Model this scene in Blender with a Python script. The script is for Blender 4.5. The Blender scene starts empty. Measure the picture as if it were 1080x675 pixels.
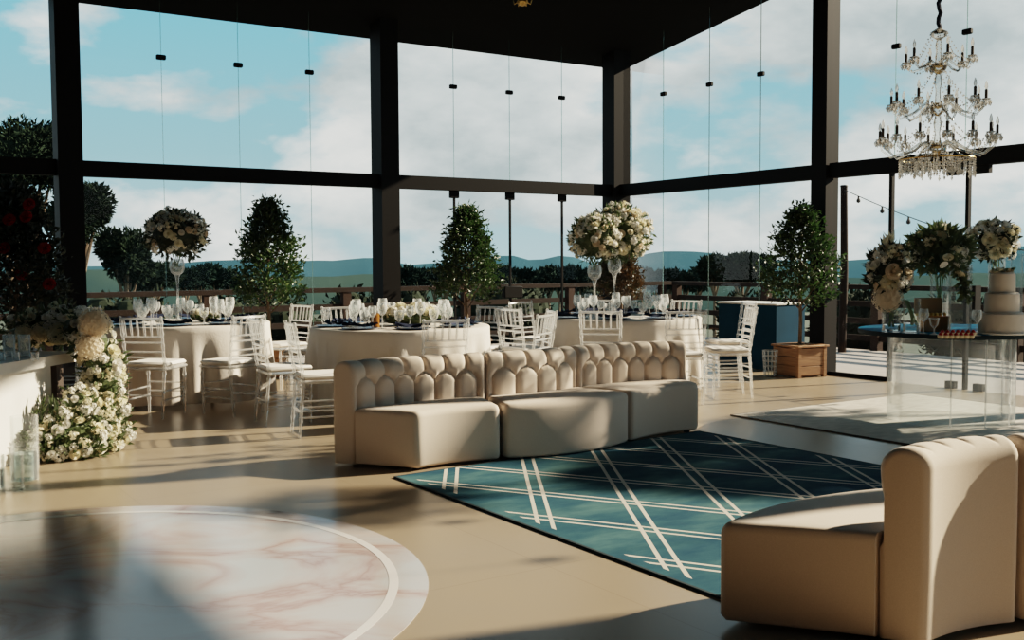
import bpy, math, random
from mathutils import Vector, Matrix, noise as mnoise
V = Vector
PI = math.pi
R = math.radians
sc = bpy.context.scene
COL = sc.collection

# ------------------------------------------------------------------ camera
F, HC, HOR, ROLL = 1102.0, 1.35, 276.0, 0.0054
PITCH = math.atan((337.5 - HOR) / F)
cp, sp = math.cos(PITCH), math.sin(PITCH)
cr, sr = math.cos(ROLL), math.sin(ROLL)

def ray(px, py):
    a, b = (px - 540) / F, (337.5 - py) / F
    dx, dy = a * cr + b * sr, -a * sr + b * cr
    return V((dx, cp + dy * sp, -sp + dy * cp))
def G(px, py, z=0.0):
    d = ray(px, py); t = (z - HC) / d.z
    return V((d.x * t, d.y * t, z))
def AT(px, py, depth):
    d = ray(px, py); t = depth / d.y
    return V((d.x * t, depth, HC + d.z * t))

cam = bpy.data.cameras.new('camera')
cam.sensor_width = 36.0
cam.lens = F / 1080 * 36
cam.clip_end = 3000
cam.clip_start = 0.05
camo = bpy.data.objects.new('camera', cam)
COL.objects.link(camo)
_up = V((0, sp, cp)); _x = V((1, 0, 0))
_cx = _x * cr - _up * sr; _cy = _x * sr + _up * cr; _cz = _cx.cross(_cy)
camo.matrix_world = Matrix(((_cx.x, _cy.x, _cz.x, 0), (_cx.y, _cy.y, _cz.y, 0), (_cx.z, _cy.z, _cz.z, HC), (0, 0, 0, 1)))
sc.camera = camo
try:
    sc.view_settings.view_transform = 'Filmic'
    sc.view_settings.look = 'Medium High Contrast'
    sc.view_settings.exposure = -0.25
    sc.cycles.transparent_max_bounces = 40
    sc.cycles.max_bounces = 10
    sc.cycles.caustics_reflective = False
    sc.cycles.caustics_refractive = False
    sc.cycles.sample_clamp_indirect = 4.0
except Exception:
    pass

# room frame: CN = far corner, E1 along the left glass wall (to the right), E2 along the right glass wall (to the camera)
CN = V((1.567, 15.535, 0))
E1 = V((0.836, 0.549, 0)).normalized()
E2 = V((0.549, -0.836, 0)).normalized()
ANG = math.atan2(E1.y, E1.x)
def RM(t, s, z=0.0):
    """t metres from the right wall, s metres from the left wall"""
    p = CN - E1 * t + E2 * s
    return V((p.x, p.y, z))

# ------------------------------------------------------------------ materials
MATS = {}
def mat(name, color, rough=0.5, metal=0.0, spec=0.5, noise=None, bump=None, sss=0, transl=0.0, sheen=0.0, coat=0.0):
    m = bpy.data.materials.new(name); m.use_nodes = True
    nt = m.node_tree; n = nt.nodes; L = nt.links
    b = n['Principled BSDF']
    b.inputs['Base Color'].default_value = (*color, 1)
    b.inputs['Roughness'].default_value = rough
    b.inputs['Metallic'].default_value = metal
    b.inputs['Specular IOR Level'].default_value = spec
    if sheen: b.inputs['Sheen Weight'].default_value = sheen
    if coat: b.inputs['Coat Weight'].default_value = coat
    tc = n.new('ShaderNodeTexCoord')
    if noise:                                    # (scale, colour b, detail, stretch)
        sc_, c2, det = noise[:3]
        mp = n.new('ShaderNodeMapping')
        mp.inputs['Scale'].default_value = noise[3] if len(noise) > 3 else (1, 1, 1)
        L.new(tc.outputs['Object'], mp.inputs[0])
        t = n.new('ShaderNodeTexNoise'); t.inputs['Scale'].default_value = sc_; t.inputs['Detail'].default_value = det
        L.new(mp.outputs[0], t.inputs['Vector'])
        r = n.new('ShaderNodeValToRGB')
        r.color_ramp.elements[0].position = 0.32; r.color_ramp.elements[1].position = 0.68
        r.color_ramp.elements[0].color = (*color, 1); r.color_ramp.elements[1].color = (*c2, 1)
        L.new(t.outputs['Fac'], r.inputs[0]); L.new(r.outputs[0], b.inputs['Base Color'])
    if bump:
        t = n.new('ShaderNodeTexNoise'); t.inputs['Scale'].default_value = bump[0]; t.inputs['Detail'].default_value = 4
        L.new(tc.outputs['Object'], t.inputs['Vector'])
        bp = n.new('ShaderNodeBump'); bp.inputs['Strength'].default_value = bump[1]; bp.inputs['Distance'].default_value = bump[2] if len(bump) > 2 else 0.01
        L.new(t.outputs['Fac'], bp.inputs['Height']); L.new(bp.outputs[0], b.inputs['Normal'])
    if transl > 0:
        out = n['Material Output']
        tr = n.new('ShaderNodeBsdfTranslucent'); tr.inputs[0].default_value = (*[min(1, c * 1.5) for c in color], 1)
        mx = n.new('ShaderNodeMixShader'); mx.inputs[0].default_value = transl
        L.new(b.outputs[0], mx.inputs[1]); L.new(tr.outputs[0], mx.inputs[2]); L.new(mx.outputs[0], out.inputs[0])
    MATS[name] = m
    return m

def glass(name, tint, body, opac, ior=1.45, rough=0.02, edge=0.0, gm=1.0):
    """thin clear glass: see-through, mirrored by Fresnel, a little body colour"""
    m = bpy.data.materials.new(name); m.use_nodes = True
    nt = m.node_tree; n = nt.nodes; L = nt.links
    n.remove(n['Principled BSDF']); out = n['Material Output']
    tr = n.new('ShaderNodeBsdfTransparent'); tr.inputs[0].default_value = (*tint, 1)
    gl = n.new('ShaderNodeBsdfGlossy'); gl.inputs['Roughness'].default_value = rough
    df = n.new('ShaderNodeBsdfDiffuse'); df.inputs[0].default_value = (*body, 1)
    tl = n.new('ShaderNodeBsdfTranslucent'); tl.inputs[0].default_value = (*body, 1)
    ad = n.new('ShaderNodeMixShader'); ad.inputs[0].default_value = 0.45
    L.new(df.outputs[0], ad.inputs[1]); L.new(tl.outputs[0], ad.inputs[2])
    m1 = n.new('ShaderNodeMixShader')
    if edge > 0:
        lw = n.new('ShaderNodeLayerWeight'); lw.inputs[0].default_value = 0.35
        mm = n.new('ShaderNodeMath'); mm.operation = 'MULTIPLY_ADD'; mm.use_clamp = True
        L.new(lw.outputs['Facing'], mm.inputs[0]); mm.inputs[1].default_value = edge; mm.inputs[2].default_value = opac
        L.new(mm.outputs[0], m1.inputs[0])
    else:
        m1.inputs[0].default_value = opac
    L.new(tr.outputs[0], m1.inputs[1]); L.new(ad.outputs[0], m1.inputs[2])
    fr = n.new('ShaderNodeFresnel'); fr.inputs[0].default_value = ior
    m2 = n.new('ShaderNodeMixShader')
    g_m = n.new('ShaderNodeMath'); g_m.operation = 'MULTIPLY'; g_m.inputs[1].default_value = gm; L.new(fr.outputs[0], g_m.inputs[0])
    L.new(g_m.outputs[0], m2.inputs[0]); L.new(m1.outputs[0], m2.inputs[1]); L.new(gl.outputs[0], m2.inputs[2])
    L.new(m2.outputs[0], out.inputs[0])
    MATS[name] = m
    return m

M = MATS
mat('black_steel', (0.0045, 0.0045, 0.005), 0.6, spec=0.12)
mat('dark_ceiling', (0.004, 0.004, 0.0045), 0.9, spec=0.1)
mat('back_wall', (0.08, 0.06, 0.045), 0.9)
mat('fabric_beige', (0.61, 0.515, 0.435), 0.85, spec=0.2, noise=(260, (0.67, 0.57, 0.485), 2), bump=(700, 0.25, 0.002), sheen=0.15)
mat('fabric_seam', (0.10, 0.075, 0.055), 0.9)
mat('black_plastic', (0.012, 0.012, 0.013), 0.5)
mat('cloth_white', (0.68, 0.625, 0.57), 0.85, spec=0.15, noise=(3.5, (0.74, 0.68, 0.62), 3), bump=(60, 0.25, 0.01), transl=0.12)
mat('cushion_white', (0.80, 0.76, 0.72), 0.8, spec=0.2)
mat('navy_glaze', (0.012, 0.020, 0.045), 0.25)
mat('navy_cloth', (0.014, 0.022, 0.05), 0.85, spec=0.2, bump=(40, 0.3, 0.01))
mat('white_stone', (0.72, 0.69, 0.64), 0.45, noise=(6, (0.76, 0.73, 0.68), 3))
mat('wood_dark', (0.035, 0.022, 0.015), 0.6)
mat('wood_rail', (0.028, 0.018, 0.014), 0.85, spec=0.2, noise=(5, (0.017, 0.012, 0.010), 5, (1, 1, 6)))
mat('wood_post', (0.050, 0.030, 0.023), 0.85, spec=0.2, noise=(8, (0.034, 0.022, 0.017), 5, (1, 1, 0.2)))
mat('wood_planter', (0.33, 0.17, 0.075), 0.6, noise=(7, (0.22, 0.105, 0.045), 6, (1, 1, 9)))
mat('soil', (0.10, 0.055, 0.025), 0.95, noise=(60, (0.23, 0.13, 0.05), 3), bump=(50, 0.6, 0.02))
mat('bark', (0.10, 0.07, 0.045), 0.9, noise=(25, (0.18, 0.13, 0.09), 4), bump=(30, 0.4, 0.02))
mat('leaf_green', (0.025, 0.055, 0.018), 0.38, noise=(9, (0.065, 0.10, 0.028), 2), transl=0.22)
mat('leaf_dark', (0.010, 0.020, 0.010), 0.5, noise=(6, (0.018, 0.03, 0.014), 2), transl=0.1)
mat('leaf_rust', (0.055, 0.030, 0.014), 0.45, noise=(5, (0.022, 0.045, 0.016), 2), transl=0.25)
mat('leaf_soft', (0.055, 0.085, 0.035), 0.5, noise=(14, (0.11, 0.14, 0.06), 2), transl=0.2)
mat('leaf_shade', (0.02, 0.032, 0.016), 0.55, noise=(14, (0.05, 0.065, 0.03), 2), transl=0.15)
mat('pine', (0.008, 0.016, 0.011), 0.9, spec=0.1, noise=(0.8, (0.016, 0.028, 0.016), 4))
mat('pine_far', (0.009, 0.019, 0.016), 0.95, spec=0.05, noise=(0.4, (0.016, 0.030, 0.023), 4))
mat('shrub_out', (0.010, 0.016, 0.011), 0.9, spec=0.1, noise=(3, (0.026, 0.034, 0.022), 4))
mat('petal_cream', (0.80, 0.72, 0.54), 0.6, spec=0.25, transl=0.25)
mat('petal_white', (0.82, 0.79, 0.70), 0.6, spec=0.25, transl=0.25)
mat('petal_peach', (0.74, 0.61, 0.47), 0.6, spec=0.25, transl=0.25)
mat('petal_red', (0.32, 0.012, 0.012), 0.5, transl=0.2)
mat('blue_panel', (0.003, 0.040, 0.075), 0.75, spec=0.12, noise=(3, (0.004, 0.048, 0.09), 2))
mat('blue_top', (0.003, 0.15, 0.28), 0.55, spec=0.03)
mat('leaf_sunlit', (0.085, 0.115, 0.05), 0.5, noise=(14, (0.15, 0.18, 0.085), 2), transl=0.3)  # lighter copy of leaf_soft, with the sunlight put into its colour
mat('gold', (0.55, 0.36, 0.12), 0.3, metal=1.0)
mat('gold_box', (0.22, 0.12, 0.045), 0.35, metal=0.3)
mat('icing', (0.62, 0.555, 0.485), 0.6, spec=0.3, bump=(20, 0.15, 0.01))
mat('berry', (0.42, 0.02, 0.012), 0.3)
mat('cream_cup', (0.75, 0.60, 0.36), 0.6)
mat('amber', (0.22, 0.09, 0.02), 0.15)
mat('stem_green', (0.10, 0.17, 0.05), 0.5)
mat('plank', (0.40, 0.36, 0.33), 0.7, noise=(3, (0.29, 0.26, 0.24), 5, (1, 14, 1)))
mat('grass', (0.04, 0.055, 0.03), 0.95, noise=(0.3, (0.025, 0.035, 0.022), 6))
mat('hill_far', (0.030, 0.076, 0.100), 1.0, spec=0.0, noise=(0.012, (0.042, 0.094, 0.116), 5))  # distance haze is mixed into this teal base colour
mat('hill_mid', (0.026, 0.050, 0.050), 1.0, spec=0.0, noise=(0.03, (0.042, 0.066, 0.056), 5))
mat('hill_near', (0.028, 0.05, 0.045), 1.0, spec=0.0, noise=(0.06, (0.05, 0.075, 0.055), 5))
mat('bulb', (0.9, 0.85, 0.7), 0.2)
mat('marble_ring', (0.70, 0.67, 0.66), 0.2)
mat('rug_edge', (0.004, 0.018, 0.026), 0.9)
glass('glass_pane', (0.95, 0.975, 0.97), (0.6, 0.8, 0.78), 0.0, ior=1.30, rough=0.0, gm=0.45)
glass('glass_edge', (0.70, 0.85, 0.83), (0.45, 0.62, 0.60), 0.3)
glass('acrylic', (0.98, 0.985, 0.985), (0.96, 0.96, 0.95), 0.24, ior=1.3, rough=0.08, edge=0.28, gm=0.7)
glass('acrylic_clear', (0.97, 0.985, 0.985), (0.9, 0.9, 0.9), 0.035, ior=1.3, rough=0.03, edge=0.10, gm=0.25)
glass('crystal', (0.97, 0.985, 0.985), (0.97, 0.97, 0.96), 0.14, ior=1.3, rough=0.03, edge=0.5, gm=0.5)
glass('crystal_drop', (0.97, 0.985, 0.985), (1.0, 0.97, 0.92), 0.42, ior=1.55, rough=0.05, edge=0.3)
glass('crystal_arm', (0.93, 0.95, 0.95), (0.80, 0.80, 0.78), 0.14, ior=1.5, rough=0.05, edge=0.45)
glass('water', (0.85, 0.93, 0.94), (0.6, 0.75, 0.78), 0.14, ior=1.33)

def nodes_of(name):
    m = bpy.data.materials.new(name); m.use_nodes = True
    MATS[name] = m
    return m, m.node_tree.nodes, m.node_tree.links, m.node_tree.nodes['Principled BSDF']

def math_node(n, L, op, a, b=None, c=None, clamp=False):
    t = n.new('ShaderNodeMath'); t.operation = op; t.use_clamp = clamp
    for i, x in enumerate((a, b, c)):
        if x is None: continue
        if isinstance(x, (int, float)): t.inputs[i].default_value = x
        else: L.new(x, t.inputs[i])
    return t.outputs[0]

# floor: big tan porcelain tiles with hairline joints
def floor_mat():
    m, n, L, b = nodes_of('floor_tile')
    tc = n.new('ShaderNodeTexCoord')
    br = n.new('ShaderNodeTexBrick'); br.offset = 0.0
    br.inputs['Scale'].default_value = 1.0
    br.inputs['Brick Width'].default_value = 1.2; br.inputs['Row Height'].default_value = 1.2
    br.inputs['Mortar Size'].default_value = 0.0035; br.inputs['Mortar Smooth'].default_value = 0.2
    br.inputs['Color1'].default_value = (0.285, 0.220, 0.152, 1)
    br.inputs['Color2'].default_value = (0.298, 0.231, 0.160, 1)
    br.inputs['Mortar'].default_value = (0.24, 0.18, 0.12, 1)
    L.new(tc.outputs['Object'], br.inputs['Vector'])
    ns = n.new('ShaderNodeTexNoise'); ns.inputs['Scale'].default_value = 1.6; ns.inputs['Detail'].default_value = 6
    L.new(tc.outputs['Object'], ns.inputs['Vector'])
    mx = n.new('ShaderNodeMix'); mx.data_type = 'RGBA'; mx.blend_type = 'MULTIPLY'; mx.inputs[0].default_value = 0.35
    r = n.new('ShaderNodeValToRGB'); r.color_ramp.elements[0].position = .3; r.color_ramp.elements[1].position = .7
    r.color_ramp.elements[0].color = (.8, .8, .8, 1)
    L.new(ns.outputs['Fac'], r.inputs[0])
    L.new(br.outputs['Color'], mx.inputs[6]); L.new(r.outputs[0], mx.inputs[7])
    L.new(mx.outputs[2], b.inputs['Base Color'])
    L.new(math_node(n, L, 'MULTIPLY_ADD', ns.outputs['Fac'], 0.12, 0.24), b.inputs['Roughness'])
    b.inputs['Specular IOR Level'].default_value = 0.42
floor_mat()

def marble_mat():
    m, n, L, b = nodes_of('pink_marble')
    tc = n.new('ShaderNodeTexCoord')
    mp = n.new('ShaderNodeMapping'); mp.inputs['Rotation'].default_value = (0, 0, R(-20)); mp.inputs['Scale'].default_value = (0.75, 1.25, 1)
    L.new(tc.outputs['Object'], mp.inputs[0])
    n1 = n.new('ShaderNodeTexNoise'); n1.inputs['Scale'].default_value = 1.25; n1.inputs['Detail'].default_value = 9; n1.inputs['Distortion'].default_value = .9
    L.new(mp.outputs[0], n1.inputs['Vector'])
    v = math_node(n, L, 'ABSOLUTE', math_node(n, L, 'SUBTRACT', n1.outputs['Fac'], 0.5))
    r = n.new('ShaderNodeValToRGB'); e = r.color_ramp.elements
    e[0].position = 0.0; e[0].color = (0.38, 0.26, 0.24, 1)
    e[1].position = 0.12; e[1].color = (0.50, 0.505, 0.52, 1)
    k = e.new(0.014); k.color = (0.44, 0.34, 0.325, 1)
    k = e.new(0.050); k.color = (0.49, 0.435, 0.425, 1)
    L.new(v, r.inputs[0])
    n2 = n.new('ShaderNodeTexNoise'); n2.inputs['Scale'].default_value = 0.9; n2.inputs['Detail'].default_value = 5
    L.new(mp.outputs[0], n2.inputs['Vector'])
    r2 = n.new('ShaderNodeValToRGB'); r2.color_ramp.elements[0].position = .35; r2.color_ramp.elements[1].position = .65
    r2.color_ramp.elements[0].color = (0.85, 0.93, 0.98, 1); r2.color_ramp.elements[1].color = (1, 0.92, 0.87, 1)
    L.new(n2.outputs['Fac'], r2.inputs[0])
    mx = n.new('ShaderNodeMix'); mx.data_type = 'RGBA'; mx.blend_type = 'MULTIPLY'; mx.inputs[0].default_value = 1
    L.new(r.outputs[0], mx.inputs[6]); L.new(r2.outputs[0], mx.inputs[7]); L.new(mx.outputs[2], b.inputs['Base Color'])
    b.inputs['Roughness'].default_value = 0.16
    b.inputs['Specular IOR Level'].default_value = 0.5
marble_mat()

# teal rug: double cream stripes crossing in lozenges inside a plain border
RUG_W, RUG_L = 2.72, 4.2
RUG_A = (0.775, 0.632, 0.0, 0.84)       # family A: cos, sin, offset, spacing
RUG_B = (0.900, -0.436, 0.0, 0.62)
def rug_mat():
    m, n, L, b = nodes_of('rug_teal')
    tc = n.new('ShaderNodeTexCoord')
    sx = n.new('ShaderNodeSeparateXYZ'); L.new(tc.outputs['Object'], sx.inputs[0])
    u, v = sx.outputs[0], sx.outputs[1]
    def stripes(nu, nv, off, spc, w, gap):
        d = math_node(n, L, 'ADD', math_node(n, L, 'MULTIPLY', u, nu), math_node(n, L, 'MULTIPLY_ADD', v, nv, -off))
        f = math_node(n, L, 'MULTIPLY_ADD', d, 1.0 / spc, 0.5)
        f = math_node(n, L, 'FRACT', f)
        f = math_node(n, L, 'ABSOLUTE', math_node(n, L, 'MULTIPLY', math_node(n, L, 'SUBTRACT', f, 0.5), spc))
        return math_node(n, L, 'LESS_THAN', math_node(n, L, 'ABSOLUTE', math_node(n, L, 'SUBTRACT', f, gap)), w)
    return m, n, L, b, u, v, stripes, tc
def finish_rug(A, B, border):
    m, n, L, b, u, v, stripes, tc = rug_mat()
    s = math_node(n, L, 'MAXIMUM', stripes(*A), stripes(*B))
    du = math_node(n, L, 'SUBTRACT', RUG_W / 2 - border, math_node(n, L, 'ABSOLUTE', math_node(n, L, 'SUBTRACT', u, RUG_W / 2)))
    dv = math_node(n, L, 'SUBTRACT', RUG_L / 2 - border, math_node(n, L, 'ABSOLUTE', math_node(n, L, 'SUBTRACT', v, RUG_L / 2)))
    inside = math_node(n, L, 'GREATER_THAN', math_node(n, L, 'MINIMUM', du, dv), 0.0)
    s = math_node(n, L, 'MULTIPLY', s, inside)
    ns = n.new('ShaderNodeTexNoise'); ns.inputs['Scale'].default_value = 1.3; ns.inputs['Detail'].default_value = 7; ns.inputs['Roughness'].default_value = .6
    mp = n.new('ShaderNodeMapping'); mp.inputs['Scale'].default_value = (1, 2.2, 1)
    L.new(tc.outputs['Object'], mp.inputs[0]); L.new(mp.outputs[0], ns.inputs['Vector'])
    r = n.new('ShaderNodeValToRGB'); e = r.color_ramp.elements
    e[0].position = .34; e[0].color = (0.012, 0.052, 0.088, 1)
    e[1].position = .66; e[1].color = (0.052, 0.150, 0.165, 1)
    k = e.new(.5); k.color = (0.024, 0.092, 0.118, 1)
    L.new(ns.outputs['Fac'], r.inputs[0])
    mx = n.new('ShaderNodeMix'); mx.data_type = 'RGBA'
    L.new(s, mx.inputs[0]); L.new(r.outputs[0], mx.inputs[6]); mx.inputs[7].default_value = (0.58, 0.53, 0.46, 1)
    L.new(mx.outputs[2], b.inputs['Base Color'])
    b.inputs['Roughness'].default_value = 0.95; b.inputs['Specular IOR Level'].default_value = 0.1
    nb = n.new('ShaderNodeTexNoise'); nb.inputs['Scale'].default_value = 350
    L.new(tc.outputs['Object'], nb.inputs['Vector'])
    bp = n.new('ShaderNodeBump'); bp.inputs['Strength'].default_value = 0.3; bp.inputs['Distance'].default_value = 0.004
    L.new(nb.outputs['Fac'], bp.inputs['Height']); L.new(bp.outputs[0], b.inputs['Normal'])

mat('rug_cream', (0.46, 0.43, 0.39), 0.95, spec=0.1, noise=(7, (0.60, 0.565, 0.51), 8, (1, 2.5, 1)), bump=(300, 0.3, 0.004))
mat('rug_cream_edge', (0.10, 0.085, 0.07), 0.95)

# ------------------------------------------------------------------ mesh builder
class MB:
    def __init__(s): s.v = []; s.f = []; s.m = []
    def add(s, vs, fs, mi=0):
        o = len(s.v); s.v += [tuple(p) for p in vs]
        for f in fs: s.f.append(tuple(i + o for i in f)); s.m.append(mi)
    def box(s, c, size, rz=0.0, mi=0, bev=0.0):
        hx, hy, hz = size[0] / 2, size[1] / 2, size[2] / 2
        ca, sa = math.cos(rz), math.sin(rz)
        def T(x, y, z): return (c[0] + x * ca - y * sa, c[1] + x * sa + y * ca, c[2] + z)
        if bev <= 0:
            vs = [T(x, y, z) for z in (-hz, hz) for x, y in ((-hx, -hy), (hx, -hy), (hx, hy), (-hx, hy))]
            s.add(vs, [(3, 2, 1, 0), (4, 5, 6, 7), (0, 1, 5, 4), (1, 2, 6, 5), (2, 3, 7, 6), (3, 0, 4, 7)], mi)
        else:
            e = bev; rings = []
            for z, i in ((-hz, e), (-hz + e, 0), (hz - e, 0), (hz, e)):
                x, y = hx - i, hy - i
                k = e if i == 0 else e * .6
                rings.append([T(*p, z) for p in ((-x + k, -y), (x - k, -y), (x, -y + k), (x, y - k), (x - k, y), (-x + k, y), (-x, y - k), (-x, -y + k))])
            vs = sum(rings, []); fs = [tuple(range(7, -1, -1)), tuple(range(24, 32))]
            for a in range(3):
                for i in range(8):
                    j = (i + 1) % 8
                    fs.append((a * 8 + i, a * 8 + j, a * 8 + 8 + j, a * 8 + 8 + i))
            s.add(vs, fs, mi)
    def tube(s, pts, rad, seg=8, mi=0, cap=True):
        pts = [V(p) for p in pts]; n = len(pts)
        if not hasattr(rad, '__len__'): rad = [rad] * n
        up = None; vs = []
        for i, p in enumerate(pts):
            d = (pts[min(i + 1, n - 1)] - pts[max(i - 1, 0)]).normalized()
            if up is None:
                up = V((0, 0, 1)) if abs(d.z) < .9 else V((1, 0, 0))
            a = d.cross(up)
            if a.length < 1e-5: a = d.cross(V((0, 1, 0)))
            a.normalize(); b = a.cross(d).normalized(); up = b
            for k in range(seg):
                t = 2 * PI * k / seg
                vs.append(p + (a * math.cos(t) + b * math.sin(t)) * rad[i])
        fs = []
        for i in range(n - 1):
            for k in range(seg):
                j = (k + 1) % seg
                fs.append((i * seg + k, i * seg + j, (i + 1) * seg + j, (i + 1) * seg + k))
        if cap:
            fs.append(tuple(range(seg - 1, -1, -1))); fs.append(tuple(range((n - 1) * seg, n * seg)))
        s.add(vs, fs, mi)
    def lathe(s, prof, seg=24, c=(0, 0, 0), mi=0, close=False):
        vs = []; fs = []; n = len(prof)
        for (r, z) in prof:
            for k in range(seg):
                t = 2 * PI * k / seg
                vs.append((c[0] + r * math.cos(t), c[1] + r * math.sin(t), c[2] + z))
        for i in range(n - 1):
            for k in range(seg):
                j = (k + 1) % seg
                fs.append((i * seg + k, i * seg + j, (i + 1) * seg + j, (i + 1) * seg + k))
        if close:
            for k in range(seg):
                j = (k + 1) % seg
                fs.append(((n - 1) * seg + k, (n - 1) * seg + j, j, k))
        else:
            if prof[0][0] > 1e-4: fs.append(tuple(range(seg - 1, -1, -1)))
            if prof[-1][0] > 1e-4: fs.append(tuple(range((n - 1) * seg, n * seg)))
        s.add(vs, fs, mi)
    def ball(s, c, r, seg=10, rings=6, mi=0):
        rr = r if hasattr(r, '__len__') else (r, r, r)
        vs = [(c[0], c[1], c[2] - rr[2])]; fs = []
        for i in range(1, rings):
            a = -PI / 2 + PI * i / rings
            for k in range(seg):
                t = 2 * PI * k / seg
                vs.append((c[0] + rr[0] * math.cos(a) * math.cos(t), c[1] + rr[1] * math.cos(a) * math.sin(t), c[2] + rr[2] * math.sin(a)))
        vs.append((c[0], c[1], c[2] + rr[2]))
        for k in range(seg):
            fs.append((0, 1 + (k + 1) % seg, 1 + k)); l = len(vs) - 1 - seg
            fs.append((len(vs) - 1, l + k, l + (k + 1) % seg))
        for i in range(rings - 2):
            for k in range(seg):
                j = (k + 1) % seg; a = 1 + i * seg
                fs.append((a + k, a + j, a + seg + j, a + seg + k))
        s.add(vs, fs, mi)
    def leaf(s, p, d, ln, wd, rng, mi=0, fold=0.25):
        d = d.normalized()
        a = d.cross(V((rng.uniform(-1, 1), rng.uniform(-1, 1), rng.uniform(-1, 1))))
        if a.length < 1e-4: a = d.cross(V((0.3, 1, 0.2)))
        a.normalize(); nrm = a.cross(d)
        m = p + d * ln * .45
        tip = p + d * ln - nrm * ln * 0.12
        s.add([p, m + a * wd / 2 + nrm * wd * fold, tip, m - a * wd / 2 + nrm * wd * fold, m], [(0, 4, 1), (4, 2, 1), (0, 3, 4), (3, 2, 4)], mi)
    def slab(s, poly, z0, z1, mi=0):
        """vertical prism of a plan polygon; z may be a function of the point"""
        zf0 = z0 if callable(z0) else (lambda p: z0)
        zf1 = z1 if callable(z1) else (lambda p: z1)
        n = len(poly)
        vs = [(p[0], p[1], zf0(p)) for p in poly] + [(p[0], p[1], zf1(p)) for p in poly]
        fs = [tuple(range(n - 1, -1, -1)), tuple(range(n, 2 * n))]
        for i in range(n):
            j = (i + 1) % n; fs.append((i, j, n + j, n + i))
        s.add(vs, fs, mi)
    def mesh(s, name, mats, smooth=True, angle=40):
        me = bpy.data.meshes.new(name)
        me.from_pydata(s.v, [], s.f)
        for m in (mats if isinstance(mats, (list, tuple)) else [mats]): me.materials.append(M[m])
        me.polygons.foreach_set('material_index', s.m)
        me.update()
        import bmesh
        bm = bmesh.new(); bm.from_mesh(me); bmesh.ops.recalc_face_normals(bm, faces=bm.faces)
        if smooth:
            for f in bm.faces: f.smooth = True
            lim = R(angle)
            for e in bm.edges:
                if len(e.link_faces) == 2 and e.calc_face_angle(0) > lim: e.smooth = False
        bm.to_mesh(me); bm.free()
        return me
    def build(s, name, mats, parent=None, loc=None, smooth=True, angle=40):
        return put(name, s.mesh(name, mats, smooth, angle), parent, loc)

def put(name, me, parent=None, loc=None, rot=None, scale=None):
    o = bpy.data.objects.new(name, me); COL.objects.link(o)
    if parent: o.parent = parent
    if loc is not None: o.location = loc
    if rot is not None: o.rotation_euler = rot
    if scale is not None: o.scale = scale if hasattr(scale, '__len__') else (scale,) * 3
    return o
def tag(o, label=None, cat=None, group=None, kind=None):
    if label: o['label'] = label
    if cat: o['category'] = cat
    if group: o['group'] = group
    if kind: o['kind'] = kind
    return o
def thing(name, label, cat, loc=(0, 0, 0), rz=0.0, group=None):
    o = bpy.data.objects.new(name, None); COL.objects.link(o)
    o.empty_display_size = 0.1
    o.location = loc; o.rotation_euler = (0, 0, rz)
    return tag(o, label, cat, group)
def struct(o): o['kind'] = 'structure'; return o
def dup(root, loc, rz=0.0, label=None, group=None, scale=None):
    r = root.copy(); COL.objects.link(r)
    r.location = loc; r.rotation_euler = (0, 0, rz)
    if scale: r.scale = (scale,) * 3
    if label: r['label'] = label
    if group: r['group'] = group
    for ch in list(root.children):
        c = ch.copy(); COL.objects.link(c); c.parent = r
        for g in ch.children:
            d = g.copy(); COL.objects.link(d); d.parent = c
    return r

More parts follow.
